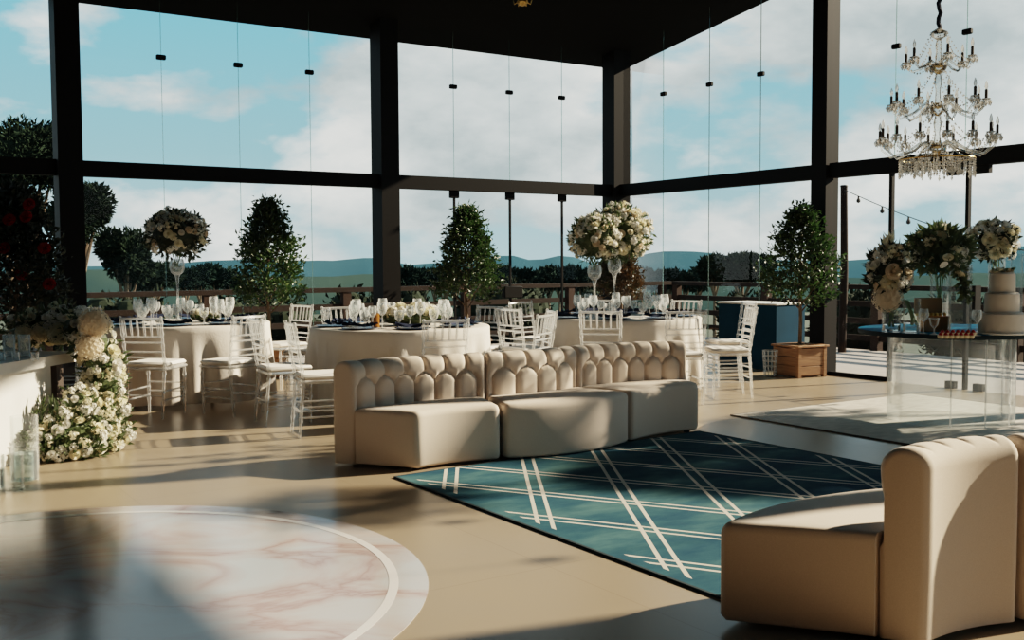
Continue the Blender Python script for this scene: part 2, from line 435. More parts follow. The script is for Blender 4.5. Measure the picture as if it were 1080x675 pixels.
# ------------------------------------------------------------------ world: broken cloud
w = bpy.data.worlds.new('world'); sc.world = w; w.use_nodes = True
def build_world():
    n = w.node_tree.nodes; L = w.node_tree.links
    bg = n['Background']
    tc = n.new('ShaderNodeTexCoord')
    nv = n.new('ShaderNodeVectorMath'); nv.operation = 'NORMALIZE'; L.new(tc.outputs['Generated'], nv.inputs[0])
    sx = n.new('ShaderNodeSeparateXYZ'); L.new(nv.outputs[0], sx.inputs[0])
    z = sx.outputs[2]
    blue = n.new('ShaderNodeValToRGB'); e = blue.color_ramp.elements
    e[0].position = 0.0; e[0].color = (0.52, 0.72, 0.77, 1)
    e[1].position = 0.75; e[1].color = (0.10, 0.30, 0.48, 1)
    k = e.new(0.10); k.color = (0.33, 0.62, 0.72, 1)
    k = e.new(0.26); k.color = (0.18, 0.60, 0.82, 1)
    L.new(z, blue.inputs[0])
    mp = n.new('ShaderNodeMapping'); mp.inputs['Scale'].default_value = (1, 1, 2.3); mp.inputs['Location'].default_value = CLOUD_OFF
    L.new(nv.outputs[0], mp.inputs[0])
    c1 = n.new('ShaderNodeTexNoise'); c1.inputs['Scale'].default_value = 3.1; c1.inputs['Detail'].default_value = 9
    c1.inputs['Roughness'].default_value = .52; c1.inputs['Distortion'].default_value = 0.15
    L.new(mp.outputs[0], c1.inputs['Vector'])
    cov = n.new('ShaderNodeValToRGB'); e = cov.color_ramp.elements
    e[0].position = .455; e[0].color = (0, 0, 0, 1); e[1].position = .525; e[1].color = (1, 1, 1, 1)
    L.new(c1.outputs['Fac'], cov.inputs[0])
    mp2 = n.new('ShaderNodeMapping'); mp2.inputs['Scale'].default_value = (1, 1, 2.0); mp2.inputs['Location'].default_value = (7.3, 1.2, 4.4)
    L.new(nv.outputs[0], mp2.inputs[0])
    c2 = n.new('ShaderNodeTexNoise'); c2.inputs['Scale'].default_value = 5.0; c2.inputs['Detail'].default_value = 7; c2.inputs['Roughness'].default_value = .58
    L.new(mp2.outputs[0], c2.inputs['Vector'])
    shade = n.new('ShaderNodeValToRGB'); e = shade.color_ramp.elements
    e[0].position = .34; e[0].color = (0.50, 0.59, 0.60, 1); e[1].position = .60; e[1].color = (1.22, 1.21, 1.14, 1)
    k = e.new(.5); k.color = (0.88, 0.94, 0.92, 1)
    L.new(c2.outputs['Fac'], shade.inputs[0])
    mx = n.new('ShaderNodeMix'); mx.data_type = 'RGBA'
    L.new(math_node(n, L, 'MULTIPLY', cov.outputs[0], 0.95), mx.inputs[0])
    L.new(blue.outputs[0], mx.inputs[6]); L.new(shade.outputs[0], mx.inputs[7])
    gr = n.new('ShaderNodeMix'); gr.data_type = 'RGBA'
    L.new(math_node(n, L, 'GREATER_THAN', z, -0.03), gr.inputs[0])
    gr.inputs[6].default_value = (0.04, 0.06, 0.05, 1); L.new(mx.outputs[2], gr.inputs[7])
    L.new(gr.outputs[2], bg.inputs[0]); bg.inputs[1].default_value = 1.3
CLOUD_OFF = (3.85, 7.58, -1.89)
build_world()

sun = bpy.data.lights.new('sun', 'SUN'); sun.energy = 16.0; sun.angle = R(0.7); sun.color = (1.0, 0.82, 0.61)
suno = bpy.data.objects.new('sun', sun); COL.objects.link(suno)
SUN_EL = R(26.5); SUN_AZ = math.atan2(0.335, 0.942)
sd = V((math.cos(SUN_EL) * math.cos(SUN_AZ), math.cos(SUN_EL) * math.sin(SUN_AZ), math.sin(SUN_EL)))
suno.rotation_euler = sd.to_track_quat('Z', 'Y').to_euler()
suno.location = sd * 30

# ------------------------------------------------------------------ room shell
ROOM_T, ROOM_S = 16.0, 19.0
OV = 0.6
_e = CN + E1 * OV - E2 * OV
ZB = AT(651, 74, _e.y).z
_d = ray(812, 0); _k = _d.x / _d.y                       # where the gable edge crosses the sight line
_b = CN + E1 * OV
_s = (_k * _b.y - _b.x) / (E2.x - _k * E2.y)
KS = (AT(812, 0, (_b + E2 * _s).y).z - ZB) / (_s + OV)
def roof_z(p):
    q = V((p[0], p[1], 0)) - CN
    return ZB + KS * (q.dot(E2) + 0.6)
fl = MB(); fl.slab([(-ROOM_T, -ROOM_S), (0, -ROOM_S), (0, 0), (-ROOM_T, 0)], -0.15, 0.0)
o = struct(fl.build('floor', 'floor_tile', smooth=False)); o.location = CN; o.rotation_euler = (0, 0, ANG)
ce = MB(); ce.slab([RM(-0.6, -0.6), RM(ROOM_T + .3, -0.6), RM(ROOM_T + .3, ROOM_S + .3), RM(-0.6, ROOM_S + .3)], lambda p: roof_z(p), lambda p: roof_z(p) + .3)
struct(ce.build('ceiling', 'dark_ceiling', smooth=False))
trim_i = [0]
def trim(mb, m='black_steel'):
    trim_i[0] += 1
    return struct(mb.build('trim_%d' % trim_i[0], m, smooth=False))
BAY = 3.80
RS = [0, 3.84, 7.45, 11.0, 14.6, 19.0]
def column(t, s, w=0.26, d=0.26):
    c = RM(t, s); m = MB()
    pl = [RM(t + a * w / 2, s + b * d / 2) for a, b in ((1, -1), (-1, -1), (-1, 1), (1, 1))]
    m.slab(pl, 0, lambda p: roof_z(p) + .02); trim(m)
column(0.02, 0.0, .30, .28)
for k in (1, 2, 3): column(BAY * k, 0.0, .25, .30)
for k in (1, 2, 3, 4): column(0.0, RS[k], .22, .22)
# transoms between the columns
def transom(p, q, z0=2.30, z1=2.47, th=0.13):
    d = (q - p).normalized(); nn = V((-d.y, d.x, 0)) * th / 2
    m = MB(); m.slab([p - nn, q - nn, q + nn, p + nn], z0, z1); trim(m)
for k in range(4):
    a = RM(BAY * k + .13, 0); b2 = RM(min(BAY * (k + 1), ROOM_T) - .13, 0); transom(b2, a)
for k in range(5):
    a = RM(0, RS[k] + .12); b2 = RM(0, RS[k + 1] - .12); transom(a, b2)

win_i = [0]; door_i = [0]
def bay(P, Q, upper=True, joints=3, kind='window'):
    """one glazed bay from P to Q (plan points): upper or lower panes with joints, clamps or door fittings"""
    d = (Q - P); Ln = d.length; d.normalize(); nn = V((-d.y, d.x, 0))
    if kind == 'door': door_i[0] += 1; nm = 'door_%d' % door_i[0]
    else: win_i[0] += 1; nm = 'window_%d' % win_i[0]
    root = bpy.data.objects.new(nm, None); COL.objects.link(root); root.location = P; struct(root)
    z0, z1 = (2.47, None) if upper else (0.0, 2.30)
    def sl(x0, x1, za, zb, th, name, m):
        mb = MB()
        pl = [d * x0 - nn * th / 2, d * x1 - nn * th / 2, d * x1 + nn * th / 2, d * x0 + nn * th / 2]
        mb.slab(pl, za, zb)
        return mb.build(name, m, root, smooth=False)
    top = (lambda p: roof_z(V(p) + P)) if upper else z1
    for k in range(joints + 1):
        x0, x1 = Ln * k / (joints + 1), Ln * (k + 1) / (joints + 1)
        mb = MB()                                          # a pane is a single sheet
        vs = [d * (x0 + .003), d * (x1 - .003)]
        za = z0 + (.0 if upper else .0)
        t0 = top(vs[0]) if callable(top) else top; t1 = top(vs[1]) if callable(top) else top
        mb.add([(vs[0].x, vs[0].y, za), (vs[1].x, vs[1].y, za), (vs[1].x, vs[1].y, t1), (vs[0].x, vs[0].y, t0)], [(0, 1, 2, 3)])
        mb.build('pane', 'glass_pane', root, smooth=False)
        if k > 0:
            if upper:
                sl(x0 - .0022, x0 + .0022, z0, top, .010, 'joint', 'glass_edge')
                mb = MB(); c = d * x0
                mb.box((c.x, c.y, 3.67), (.105, .05, .055), math.atan2(d.y, d.x), bev=.008); mb.build('clamp', 'black_steel', root)
            elif kind == 'window':
                sl(x0 - .0025, x0 + .0025, z0, z1, .010, 'joint', 'glass_edge')
            else:
                sl(x0 - .013, x0 + .013, z0, z1, .03, 'stile', 'black_steel')
                for zz, dx in ((z1 - .05, 0.0), (.05, -.09), (.05, .09)):
                    mb = MB(); c = d * (x0 + dx)
                    mb.box((c.x, c.y, zz), (.14, .05, .10), math.atan2(d.y, d.x), bev=.008); mb.build('patch_fitting', 'black_steel', root)
                if k == (joints + 1) // 2:
                    mb = MB(); c = d * x0 - nn * .05
                    mb.box((c.x, c.y, .93), (.30, .09, .16), math.atan2(d.y, d.x), bev=.01); mb.build('lock_box', 'black_steel', root)
    return root
for k in range(4):
    P, Q = RM(min(BAY * (k + 1), ROOM_T) - .125, 0), RM(BAY * k + .125, 0)
    bay(P, Q, True); bay(P, Q, False, kind='door' if k == 0 else 'window')
for k in range(5):
    P, Q = RM(0, RS[k] + .11), RM(0, RS[k + 1] - .11)
    bay(P, Q, True)
    if k != 1: bay(P, Q, False)
# out of view: back bay glazed for fill light, walls, shade-casting band added at right
column(ROOM_T, ROOM_S)
for k in range(2):
    column(ROOM_T * k / 4, ROOM_S)
for k in range(1):
    bay(RM(ROOM_T * k / 4, ROOM_S), RM(ROOM_T * (k + 1) / 4, ROOM_S), False, 1); transom(RM(ROOM_T * k / 4, ROOM_S), RM(ROOM_T * (k + 1) / 4, ROOM_S))
b_ = MB(); b_.slab([RM(ROOM_T / 4, ROOM_S), RM(ROOM_T, ROOM_S), RM(ROOM_T, ROOM_S + .2), RM(ROOM_T / 4, ROOM_S + .2)], 0, roof_z)
struct(b_.build('wall_back', 'back_wall', smooth=False))
b_ = MB(); b_.slab([RM(ROOM_T, 0), RM(ROOM_T + .2, 0), RM(ROOM_T + .2, ROOM_S), RM(ROOM_T, ROOM_S)], 0, roof_z)
struct(b_.build('wall_left', 'back_wall', smooth=False))
m = MB(); m.slab([RM(-.12, 8.2), RM(-.12, ROOM_S), RM(-.16, ROOM_S), RM(-.16, 8.2)], 4.50, lambda p: roof_z(p)); trim(m)  # unseen black band, added to throw shade on the near left floor
# the sliding glass door of the second right bay: two leaves, the first framed in black
def sliding_door():
    door_i[0] += 1
    P, Q = RM(0, RS[1] + .11), RM(0, RS[2] - .11)
    d = (Q - P); Ln = d.length; d.normalize(); a = math.atan2(d.y, d.x)
    root = bpy.data.objects.new('door_%d' % door_i[0], None); COL.objects.link(root); root.location = P; struct(root)
    def bar(x0, x1, z0, z1, nm='frame', th=.05):
        mb = MB(); c = d * ((x0 + x1) / 2); mb.box((c.x, c.y, (z0 + z1) / 2), (x1 - x0, th, z1 - z0), a); mb.build(nm, 'black_steel', root, smooth=False)
    xa = (G(940, 402) - P).dot(d); xb = (G(1017, 411) - P).dot(d)
    bar(xa - .02, xa + .02, 0, 2.30, 'stile'); bar(.0, xa, 0, .045, 'bottom_rail')
    bar(xb - .018, xb + .018, 0, 2.30, 'stile')
    for dx in (-.16, .16): bar(xb + dx - .055, xb + dx + .055, .0, .075, 'patch_fitting', .06)
    for dx in (-.16, .16): bar(xb + dx - .08, xb + dx + .08, 2.22, 2.30, 'patch_fitting', .06)
    bar(xb + .09, xb + .13, .82, 1.08, 'handle', .10)
    for x0, x1 in ((0.01, xa - .02), (xa + .02, xb - .02), (xb + .02, Ln)):
        mb = MB(); p, q = d * x0, d * x1
        mb.add([(p.x, p.y, .0), (q.x, q.y, .0), (q.x, q.y, 2.30), (p.x, p.y, 2.30)], [(0, 1, 2, 3)]); mb.build('pane', 'glass_pane', root, smooth=False)
sliding_door()

# ------------------------------------------------------------------ outside: deck, rails, ground, hills
DK_R, DK_L = 3.4, 2.6
m = MB(); m.slab([RM(0.0, 0.0), RM(0.0, ROOM_S), RM(-DK_R, ROOM_S), RM(-DK_R, 0.0)], -.15, -.02)
m.slab([RM(ROOM_T, -DK_L), RM(ROOM_T, 0), RM(-DK_R, 0), RM(-DK_R, -DK_L)], -.15, -.02)
dk = struct(m.build('deck', 'plank', smooth=False))
def railing(p, q, label, gap=1.95):
    d = (q - p); Ln = d.length; d.normalize(); a = math.atan2(d.y, d.x)
    root = thing('deck_railing', label, 'railing', p)
    def bar(x0, x1, z, h, th, nm):
        mb = MB(); c = d * ((x0 + x1) / 2); mb.box((c.x, c.y, z), (x1 - x0, th, h), a); mb.build(nm, 'wood_rail', root, smooth=False)
    bar(0, Ln, .935, .07, .14, 'top_rail')
    for z in (.16, .42, .68): bar(0, Ln, z, .085, .04, 'mid_rail')
    k = int(Ln / gap)
    for i in range(k + 1):
        mb = MB(); c = d * (Ln * i / k * .985 + .06); mb.box((c.x, c.y, .44), (.13, .12, .92), a); mb.build('post', 'wood_post', root, smooth=False)
    return root
railing(RM(ROOM_T, -DK_L), RM(-DK_R, -DK_L), 'brown wooden deck railing running behind the left glass wall')
railing(RM(-DK_R, -DK_L + .1), RM(-DK_R, 11), 'dark wooden deck railing outside the right glass wall behind the cake table')

def ring_strip(name, prof, D, zbot, m, slope=0.15, jit=1.0, seed=1, lo=None):
    """a hill: ridge heights taken along the skyline, falling away on both sides"""
    rng = random.Random(seed); mb = MB(); cols = []
    xs = [p[0] for p in prof]; X0, X1 = xs[0], xs[-1]; N = 240
    for i in range(N + 1):
        x = X0 + (X1 - X0) * i / N
        for (xa, ya), (xb, yb) in zip(prof, prof[1:]):
            if xa <= x <= xb: t = (x - xa) / (xb - xa); t = t * t * (3 - 2 * t); y = ya + (yb - ya) * t; break
        y += jit * (mnoise.noise(V((x * .02, seed, 0))) * 2 + mnoise.noise(V((x * .09, seed, 3))) * 1.0 + mnoise.noise(V((x * .3, seed, 5))) * .5)
        p = AT(x, y, D)
        base = V((p.x, p.y, zbot)); inn = base * (1 - slope); inn.z = zbot
        outp = base * (1 + slope); outp.z = zbot
        col = [inn]
        for f in (.35, .7): 
            q = inn.lerp(p, f); q.z += mnoise.noise(V((x * .05, f * 7, seed))) * abs(p.z - zbot) * .02; col.append(q)
        col += [p, outp]; cols.append(col)
    vs = sum(cols, []); k = 5; fs = []
    for i in range(N):
        for j in range(k - 1):
            fs.append((i * k + j, (i + 1) * k + j, (i + 1) * k + j + 1, i * k + j + 1))
    mb.add(vs, fs)
    return struct(mb.build(name, m, angle=80))
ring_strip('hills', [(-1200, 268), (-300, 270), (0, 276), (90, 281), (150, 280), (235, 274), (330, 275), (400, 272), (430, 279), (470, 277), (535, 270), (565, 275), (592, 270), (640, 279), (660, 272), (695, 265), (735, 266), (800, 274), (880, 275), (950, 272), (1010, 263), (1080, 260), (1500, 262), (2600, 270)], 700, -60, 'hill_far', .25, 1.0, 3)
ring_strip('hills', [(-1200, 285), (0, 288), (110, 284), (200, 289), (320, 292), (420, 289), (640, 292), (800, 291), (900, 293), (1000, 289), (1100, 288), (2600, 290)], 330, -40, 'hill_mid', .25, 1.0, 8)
g = MB(); seg = 72
for (r0, r1, z0, z1) in ((0, 60, -1.6, -3.2), (60, 180, -3.2, -9), (180, 900, -9, -35)):
    vs = []; fs = []
    for k in range(seg):
        t = 2 * PI * k / seg
        vs += [(r0 * math.cos(t), r0 * math.sin(t), z0), (r1 * math.cos(t), r1 * math.sin(t), z1)]
    for k in range(seg):
        j = (k + 1) % seg; fs.append((2 * k, 2 * k + 1, 2 * j + 1, 2 * j))
    g.add(vs, fs)
struct(g.build('ground', 'grass', angle=80))

def crown(mb, blobs, n, ln, wd, rng, up=0.2, inner=.35):
    """leaves scattered through the shells of a few ellipsoids"""
    tot = sum(b[1][0] * b[1][1] + b[1][0] * b[1][2] for b in blobs)
    for c, rr in blobs:
        k = int(n * (rr[0] * rr[1] + rr[0] * rr[2]) / tot)
        for _ in range(k):
            d = V((rng.gauss(0, 1), rng.gauss(0, 1), rng.gauss(0, 1))).normalized()
            f = rng.uniform(inner, 1.0) ** .5
            q = V(c) + V((d.x * rr[0], d.y * rr[1], d.z * rr[2])) * f * rng.uniform(.9, 1.08)
            dd = d + V((rng.uniform(-.8, .8), rng.uniform(-.8, .8), rng.uniform(-.6, .6) + up))
            mb.leaf(q, dd, ln * rng.uniform(.7, 1.3), wd * rng.uniform(.7, 1.3), rng)

def out_tree(loc, blobs, label, h, n=1500, ln=.5, wd=.25, m='pine', seed=1, trunk=.18, group=None, core=True, branches=True):
    """an outdoor tree: trunk with limbs to each crown mass"""
    rng = random.Random(seed)
    root = thing('outdoor_tree', label, 'tree', loc, 0, group)
    t = MB()
    top = V(blobs[0][0])
    t.tube([(0, 0, 0), (top.x * .25, top.y * .25, top.z * .4), (top.x * .7, top.y * .7, top.z * .8), top], [trunk, trunk * .85, trunk * .6, trunk * .3], 8)
    if branches:
        for c, rr in blobs[1:]:
            c = V(c); s_ = V((top.x * .5, top.y * .5, min(c.z, top.z) * .62))
            t.tube([s_, s_.lerp(c, .55) - V((0, 0, .1)), c], [trunk * .5, trunk * .38, trunk * .15], 6)
    t.build('trunk', 'bark', root)
    f = MB()
    if core:
        for c, rr in blobs:
            o = len(f.v); f.ball(c, [x * .72 for x in rr], 12, 8)
            for i in range(o, len(f.v)):
                p = V(f.v[i]); q = p - V(c); k = 1 + .25 * mnoise.noise(p * (1.8 / max(rr)) * 1.5 + V((seed, 0, 0)))
                f.v[i] = tuple(V(c) + q * k)
    crown(f, blobs, n, ln, wd, rng)
    f.build('foliage', m, root, smooth=False)
    return root

def px_tree(px, ytop, ybot, depth, wpx, label, shape='round', m='pine', n=1500, seed=1, group=None, zg=None):
    top = AT(px, ytop, depth); bot = AT(px, ybot, depth)
    zg = -1.6 - 1.6 * min(1, depth / 60) - max(0, depth - 60) * .05 if zg is None else zg
    W = wpx / F * depth; Hh = top.z - bot.z
    loc = V((top.x, depth, zg)); rng = random.Random(seed + 50)
    zc = (top.z + bot.z) / 2 - zg
    bl = [((0, 0, zc), (W * .36, W * .36, Hh * .42))]
    for k in range(6):
        a = 2 * PI * k / 6 + rng.uniform(-.4, .4)
        bl.append(((math.cos(a) * W * .28, math.sin(a) * W * .28, zc + rng.uniform(-.22, .18) * Hh), (W * .22, W * .22, Hh * rng.uniform(.2, .32))))
    s = depth / 30
    return out_tree(loc, bl, label, 0, int(n * 1.8), .17 * s, .075 * s, m, seed, trunk=max(.1, W * .03), group=group)

# large pine beyond the left end, several crowns
px_tree(22, 120, 202, 20, 105, 'tall dark pine crown rising above the transom at the far left', n=4200, seed=2)
px_tree(82, 187, 262, 26, 70, 'dark feathery pine behind the far left steel column', n=3400, seed=3)
px_tree(131, 238, 302, 33, 54, 'small round dark pine left of the tall bouquet on its goblet', n=2200, seed=4)
px_tree(8, 195, 262, 31, 75, 'dark pine partly hidden by the red-flowered shrub at far left', n=2600, seed=9)
px_tree(783, 266, 300, 46, 66, 'flat-topped dark pine beyond the railing behind the blue cabinet', n=2400, seed=5)
px_tree(754, 268, 300, 53, 32, 'small dark pine at the left of the flat-topped pine group', n=1200, seed=6)
px_tree(160, 276, 308, 43, 70, 'low wide dark tree under the bouquet on the left table', n=1600, seed=7, m='pine')
# distant treeline: separate trees
rng = random.Random(77)
TL = [(x, 281 + rng.uniform(-4, 4)) for x in range(195, 250, 15)] + [(x, 284 + rng.uniform(-5, 4)) for x in range(425, 650, 11)] + [(x, 285 + rng.uniform(-4, 5)) for x in range(662, 745, 15)]
for i, (x, y) in enumerate(TL):
    dpt = (52, 60, 68, 76)[i % 4]
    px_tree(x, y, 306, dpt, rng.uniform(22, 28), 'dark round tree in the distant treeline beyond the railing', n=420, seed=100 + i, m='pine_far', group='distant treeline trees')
# shrubs right behind the railings
rng = random.Random(5)
def shrub(p, r, h, seed, label, group, zg=-1.75):
    rg = random.Random(seed)
    root = thing('shrub', label, 'shrub', (p.x, p.y, zg), 0, group)
    f = MB(); H = h - zg
    bl = [((0, 0, H * .45), (r, r, H * .45))] + [((math.cos(k * 1.57 + .5) * r * .55, math.sin(k * 1.57 + .5) * r * .55, H * rg.uniform(.72, .80)), (r * .62, r * .62, H * .22)) for k in range(4)]
    for c, rr in bl: f.ball(c, [q * .85 for q in rr], 10, 7)
    crown(f, bl, 1300, .13, .06, rg)
    f.build('foliage', 'shrub_out', root, smooth=False)
    t = MB(); t.tube([(0, 0, 0), (0, 0, H * .5)], [.05, .03], 6); t.build('stem', 'bark', root)
for i in range(17):
    p = RM(-2.6 + i * 1.22, -DK_L - (1.1, 2.25)[i % 2]); shrub(p, rng.uniform(.60, .70), rng.uniform(.86, 1.02), 300 + i, 'low dark green shrub growing just beyond the left railing', 'shrubs beyond the left railing')
for i in range(11):
    p = RM(-DK_R - (1.1, 2.2)[i % 2], -1.6 + i * 1.22); shrub(p, rng.uniform(.60, .70), rng.uniform(.66, .95), 340 + i, 'low grey-green shrub growing just beyond the right railing', 'shrubs beyond the right railing')

# tall tree outside to the right, out of the picture, that dapples the sunlight
rg = random.Random(12)
bl = [((0, 0, 7.85), (.85, .80, .6)), ((-.9, -.5, 7.55), (.5, .5, .35)), ((.8, -.3, 8.15), (.5, .5, .4)), ((.1, -.05, 9.3), (.45, .25, .12)), ((-.3, -.45, 9.02), (.3, .3, .1)), ((.2, 1.75, 7.6), (.36, .32, .3)), ((-.5, 1.2, 8.35), (.20, .18, .12)), ((.5, 1.0, 8.95), (.2, .16, .1))]
out_tree((13.0, 10.92, -1.9), bl, 'tall open-crowned tree standing outside beyond the right railing', 8, 1500, .24, .10, 'pine', 12, .14, core=False)

# post with a string of bulbs outside the right wall
pp = G(888, 370); pp = V((pp.x, pp.y, 0))
root = thing('wooden_post', 'tall dark wooden post on the deck beside the right steel column', 'post', (pp.x, pp.y, -.02))
m = MB(); m.tube([(0, 0, 0), (.02, 0, 1.2), (0, 0, AT(888, 196, pp.y).z + .02)], [.06, .056, .05], 10); m.build('pole', 'wood_rail', root)
m = MB(); m.lathe([(.05, 0), (.06, .01), (.05, .03), (0, .035)], 10, (0, 0, AT(888, 196, pp.y).z)); m.build('cap', 'black_steel', root)
root = thing('string_lights', 'string of small bulbs sagging from the wooden post to the right', 'string lights', (pp.x, pp.y, AT(888, 200, pp.y).z))
A_ = AT(890, 200, pp.y); B_ = AT(1180, 285, 9.5); pts = []
for i in range(25):
    t = i / 24; q = A_.lerp(B_, t); q.z -= .20 * math.sin(PI * t) * .6; pts.append(q - A_)
m = MB(); m.tube(pts, .006, 5); m.build('cable', 'black_plastic', root)
for i in range(2, 24, 3):
    m = MB(); m.lathe([(.012, 0), (.014, -.03), (.03, -.06), (.028, -.085), (0, -.1)], 8, pts[i]); m.build('bulb', ['black_plastic'], root)

# ------------------------------------------------------------------ rugs and marble disc
RW, RL, RV0 = 2.79, 3.42, -0.28
finish_pairs = dict(half=0.036, w=0.0135)
def rug_pile():
    m, n, L, b, u, v, stripes, tc = rug_mat()
    # v runs along E2 = minus local y
    a33 = R(31.2)
    vv = math_node(n, L, 'MULTIPLY', v, -1.0)
    def st(nu, nv, off, spc):
        d = math_node(n, L, 'ADD', math_node(n, L, 'MULTIPLY', u, nu), math_node(n, L, 'MULTIPLY_ADD', vv, nv, -off))
        f = math_node(n, L, 'FRACT', math_node(n, L, 'MULTIPLY_ADD', d, 1.0 / spc, 0.5))
        f = math_node(n, L, 'ABSOLUTE', math_node(n, L, 'MULTIPLY', math_node(n, L, 'SUBTRACT', f, 0.5), spc))
        return math_node(n, L, 'LESS_THAN', math_node(n, L, 'ABSOLUTE', math_node(n, L, 'SUBTRACT', f, 0.0365)), 0.0108)
    s = math_node(n, L, 'MAXIMUM', st(math.cos(a33), math.sin(a33), .302, .508), st(math.cos(a33), -math.sin(a33), -.102, .520))
    x0, x1, y0, y1 = 0.02, 2.67, RV0 + .07, RV0 + RL - .07
    du = math_node(n, L, 'SUBTRACT', (x1 - x0) / 2, math_node(n, L, 'ABSOLUTE', math_node(n, L, 'SUBTRACT', u, (x0 + x1) / 2)))
    dv = math_node(n, L, 'SUBTRACT', (y1 - y0) / 2, math_node(n, L, 'ABSOLUTE', math_node(n, L, 'SUBTRACT', vv, (y0 + y1) / 2)))
    s = math_node(n, L, 'MULTIPLY', s, math_node(n, L, 'GREATER_THAN', math_node(n, L, 'MINIMUM', du, dv), 0.0))
    ns = n.new('ShaderNodeTexNoise'); ns.inputs['Scale'].default_value = 1.5; ns.inputs['Detail'].default_value = 8; ns.inputs['Roughness'].default_value = .62
    mp = n.new('ShaderNodeMapping'); mp.inputs['Scale'].default_value = (.8, 1.6, 1); mp.inputs['Rotation'].default_value = (0, 0, R(30))
    L.new(tc.outputs['Object'], mp.inputs[0]); L.new(mp.outputs[0], ns.inputs['Vector'])
    r = n.new('ShaderNodeValToRGB'); e = r.color_ramp.elements
    e[0].position = .36; e[0].color = (0.011, 0.050, 0.088, 1)
    e[1].position = .66; e[1].color = (0.070, 0.150, 0.158, 1)
    k = e.new(.5); k.color = (0.027, 0.085, 0.112, 1)
    L.new(ns.outputs['Fac'], r.inputs[0])
    mx = n.new('ShaderNodeMix'); mx.data_type = 'RGBA'
    L.new(s, mx.inputs[0]); L.new(r.outputs[0], mx.inputs[6]); mx.inputs[7].default_value = (0.56, 0.52, 0.46, 1)
    L.new(mx.outputs[2], b.inputs['Base Color'])
    b.inputs['Roughness'].default_value = 0.95; b.inputs['Specular IOR Level'].default_value = 0.1
    nb = n.new('ShaderNodeTexNoise'); nb.inputs['Scale'].default_value = 300
    L.new(tc.outputs['Object'], nb.inputs['Vector'])
    bp = n.new('ShaderNodeBump'); bp.inputs['Strength'].default_value = 0.3; bp.inputs['Distance'].default_value = 0.004
    L.new(nb.outputs['Fac'], bp.inputs['Height']); L.new(bp.outputs[0], b.inputs['Normal'])
rug_pile()
def rug(name, label, corner, u0, u1, v0, v1, th, top, edge, skew=0.0):
    root = thing(name, label, 'rug', corner, ANG)
    e = .014
    A, B, C_, D = (u0, -v0), (u1, -v0 + skew), (u1, -v1), (u0, -v1)
    a, b, c, d = (u0 + e, -v0 - e), (u1 - e, -v0 - e + skew), (u1 - e, -v1 + e), (u0 + e, -v1 + e)
    m = MB(); m.slab([a, b, c, d], .002, th); m.build('pile', top, root, smooth=False)
    m = MB()
    for q in ((A, B, b, a), (B, C_, c, b), (C_, D, d, c), (D, A, a, d)): m.slab(q, .002, th + .001)
    m.build('edge_binding', edge, root, smooth=False)
    return root
rug('lounge_rug', 'teal blue rug with crossing double cream lines in lozenges between the sofas', G(425, 503.5), -.055, RW - .055, -.02, RV0 + RL, .010, 'rug_teal', 'rug_edge', .20)
c2_ = G(770, 438.5)
rug('cream_rug', 'mottled cream and grey rug under the glass cake table', c2_, 0, 2.5, 0, 3.6, .010, 'rug_cream', 'rug_cream_edge')

# circle fitted through the seen rim
MC, MR = V((-1.93, 4.18, 0)), 1.58
root = thing('marble_floor_disc', 'large round pink-veined marble-look dance floor disc with white ring', 'floor disc', MC)
m = MB(); m.lathe([(MR, .001), (MR, .003), (0, .0032)], 128); m.build('disc', 'pink_marble', root)
m = MB(); m.lathe([(MR - .165, .0036), (MR - .165, .0040), (MR - .125, .0040), (MR - .125, .0036)], 128, close=True); m.build('ring', 'marble_ring', root)

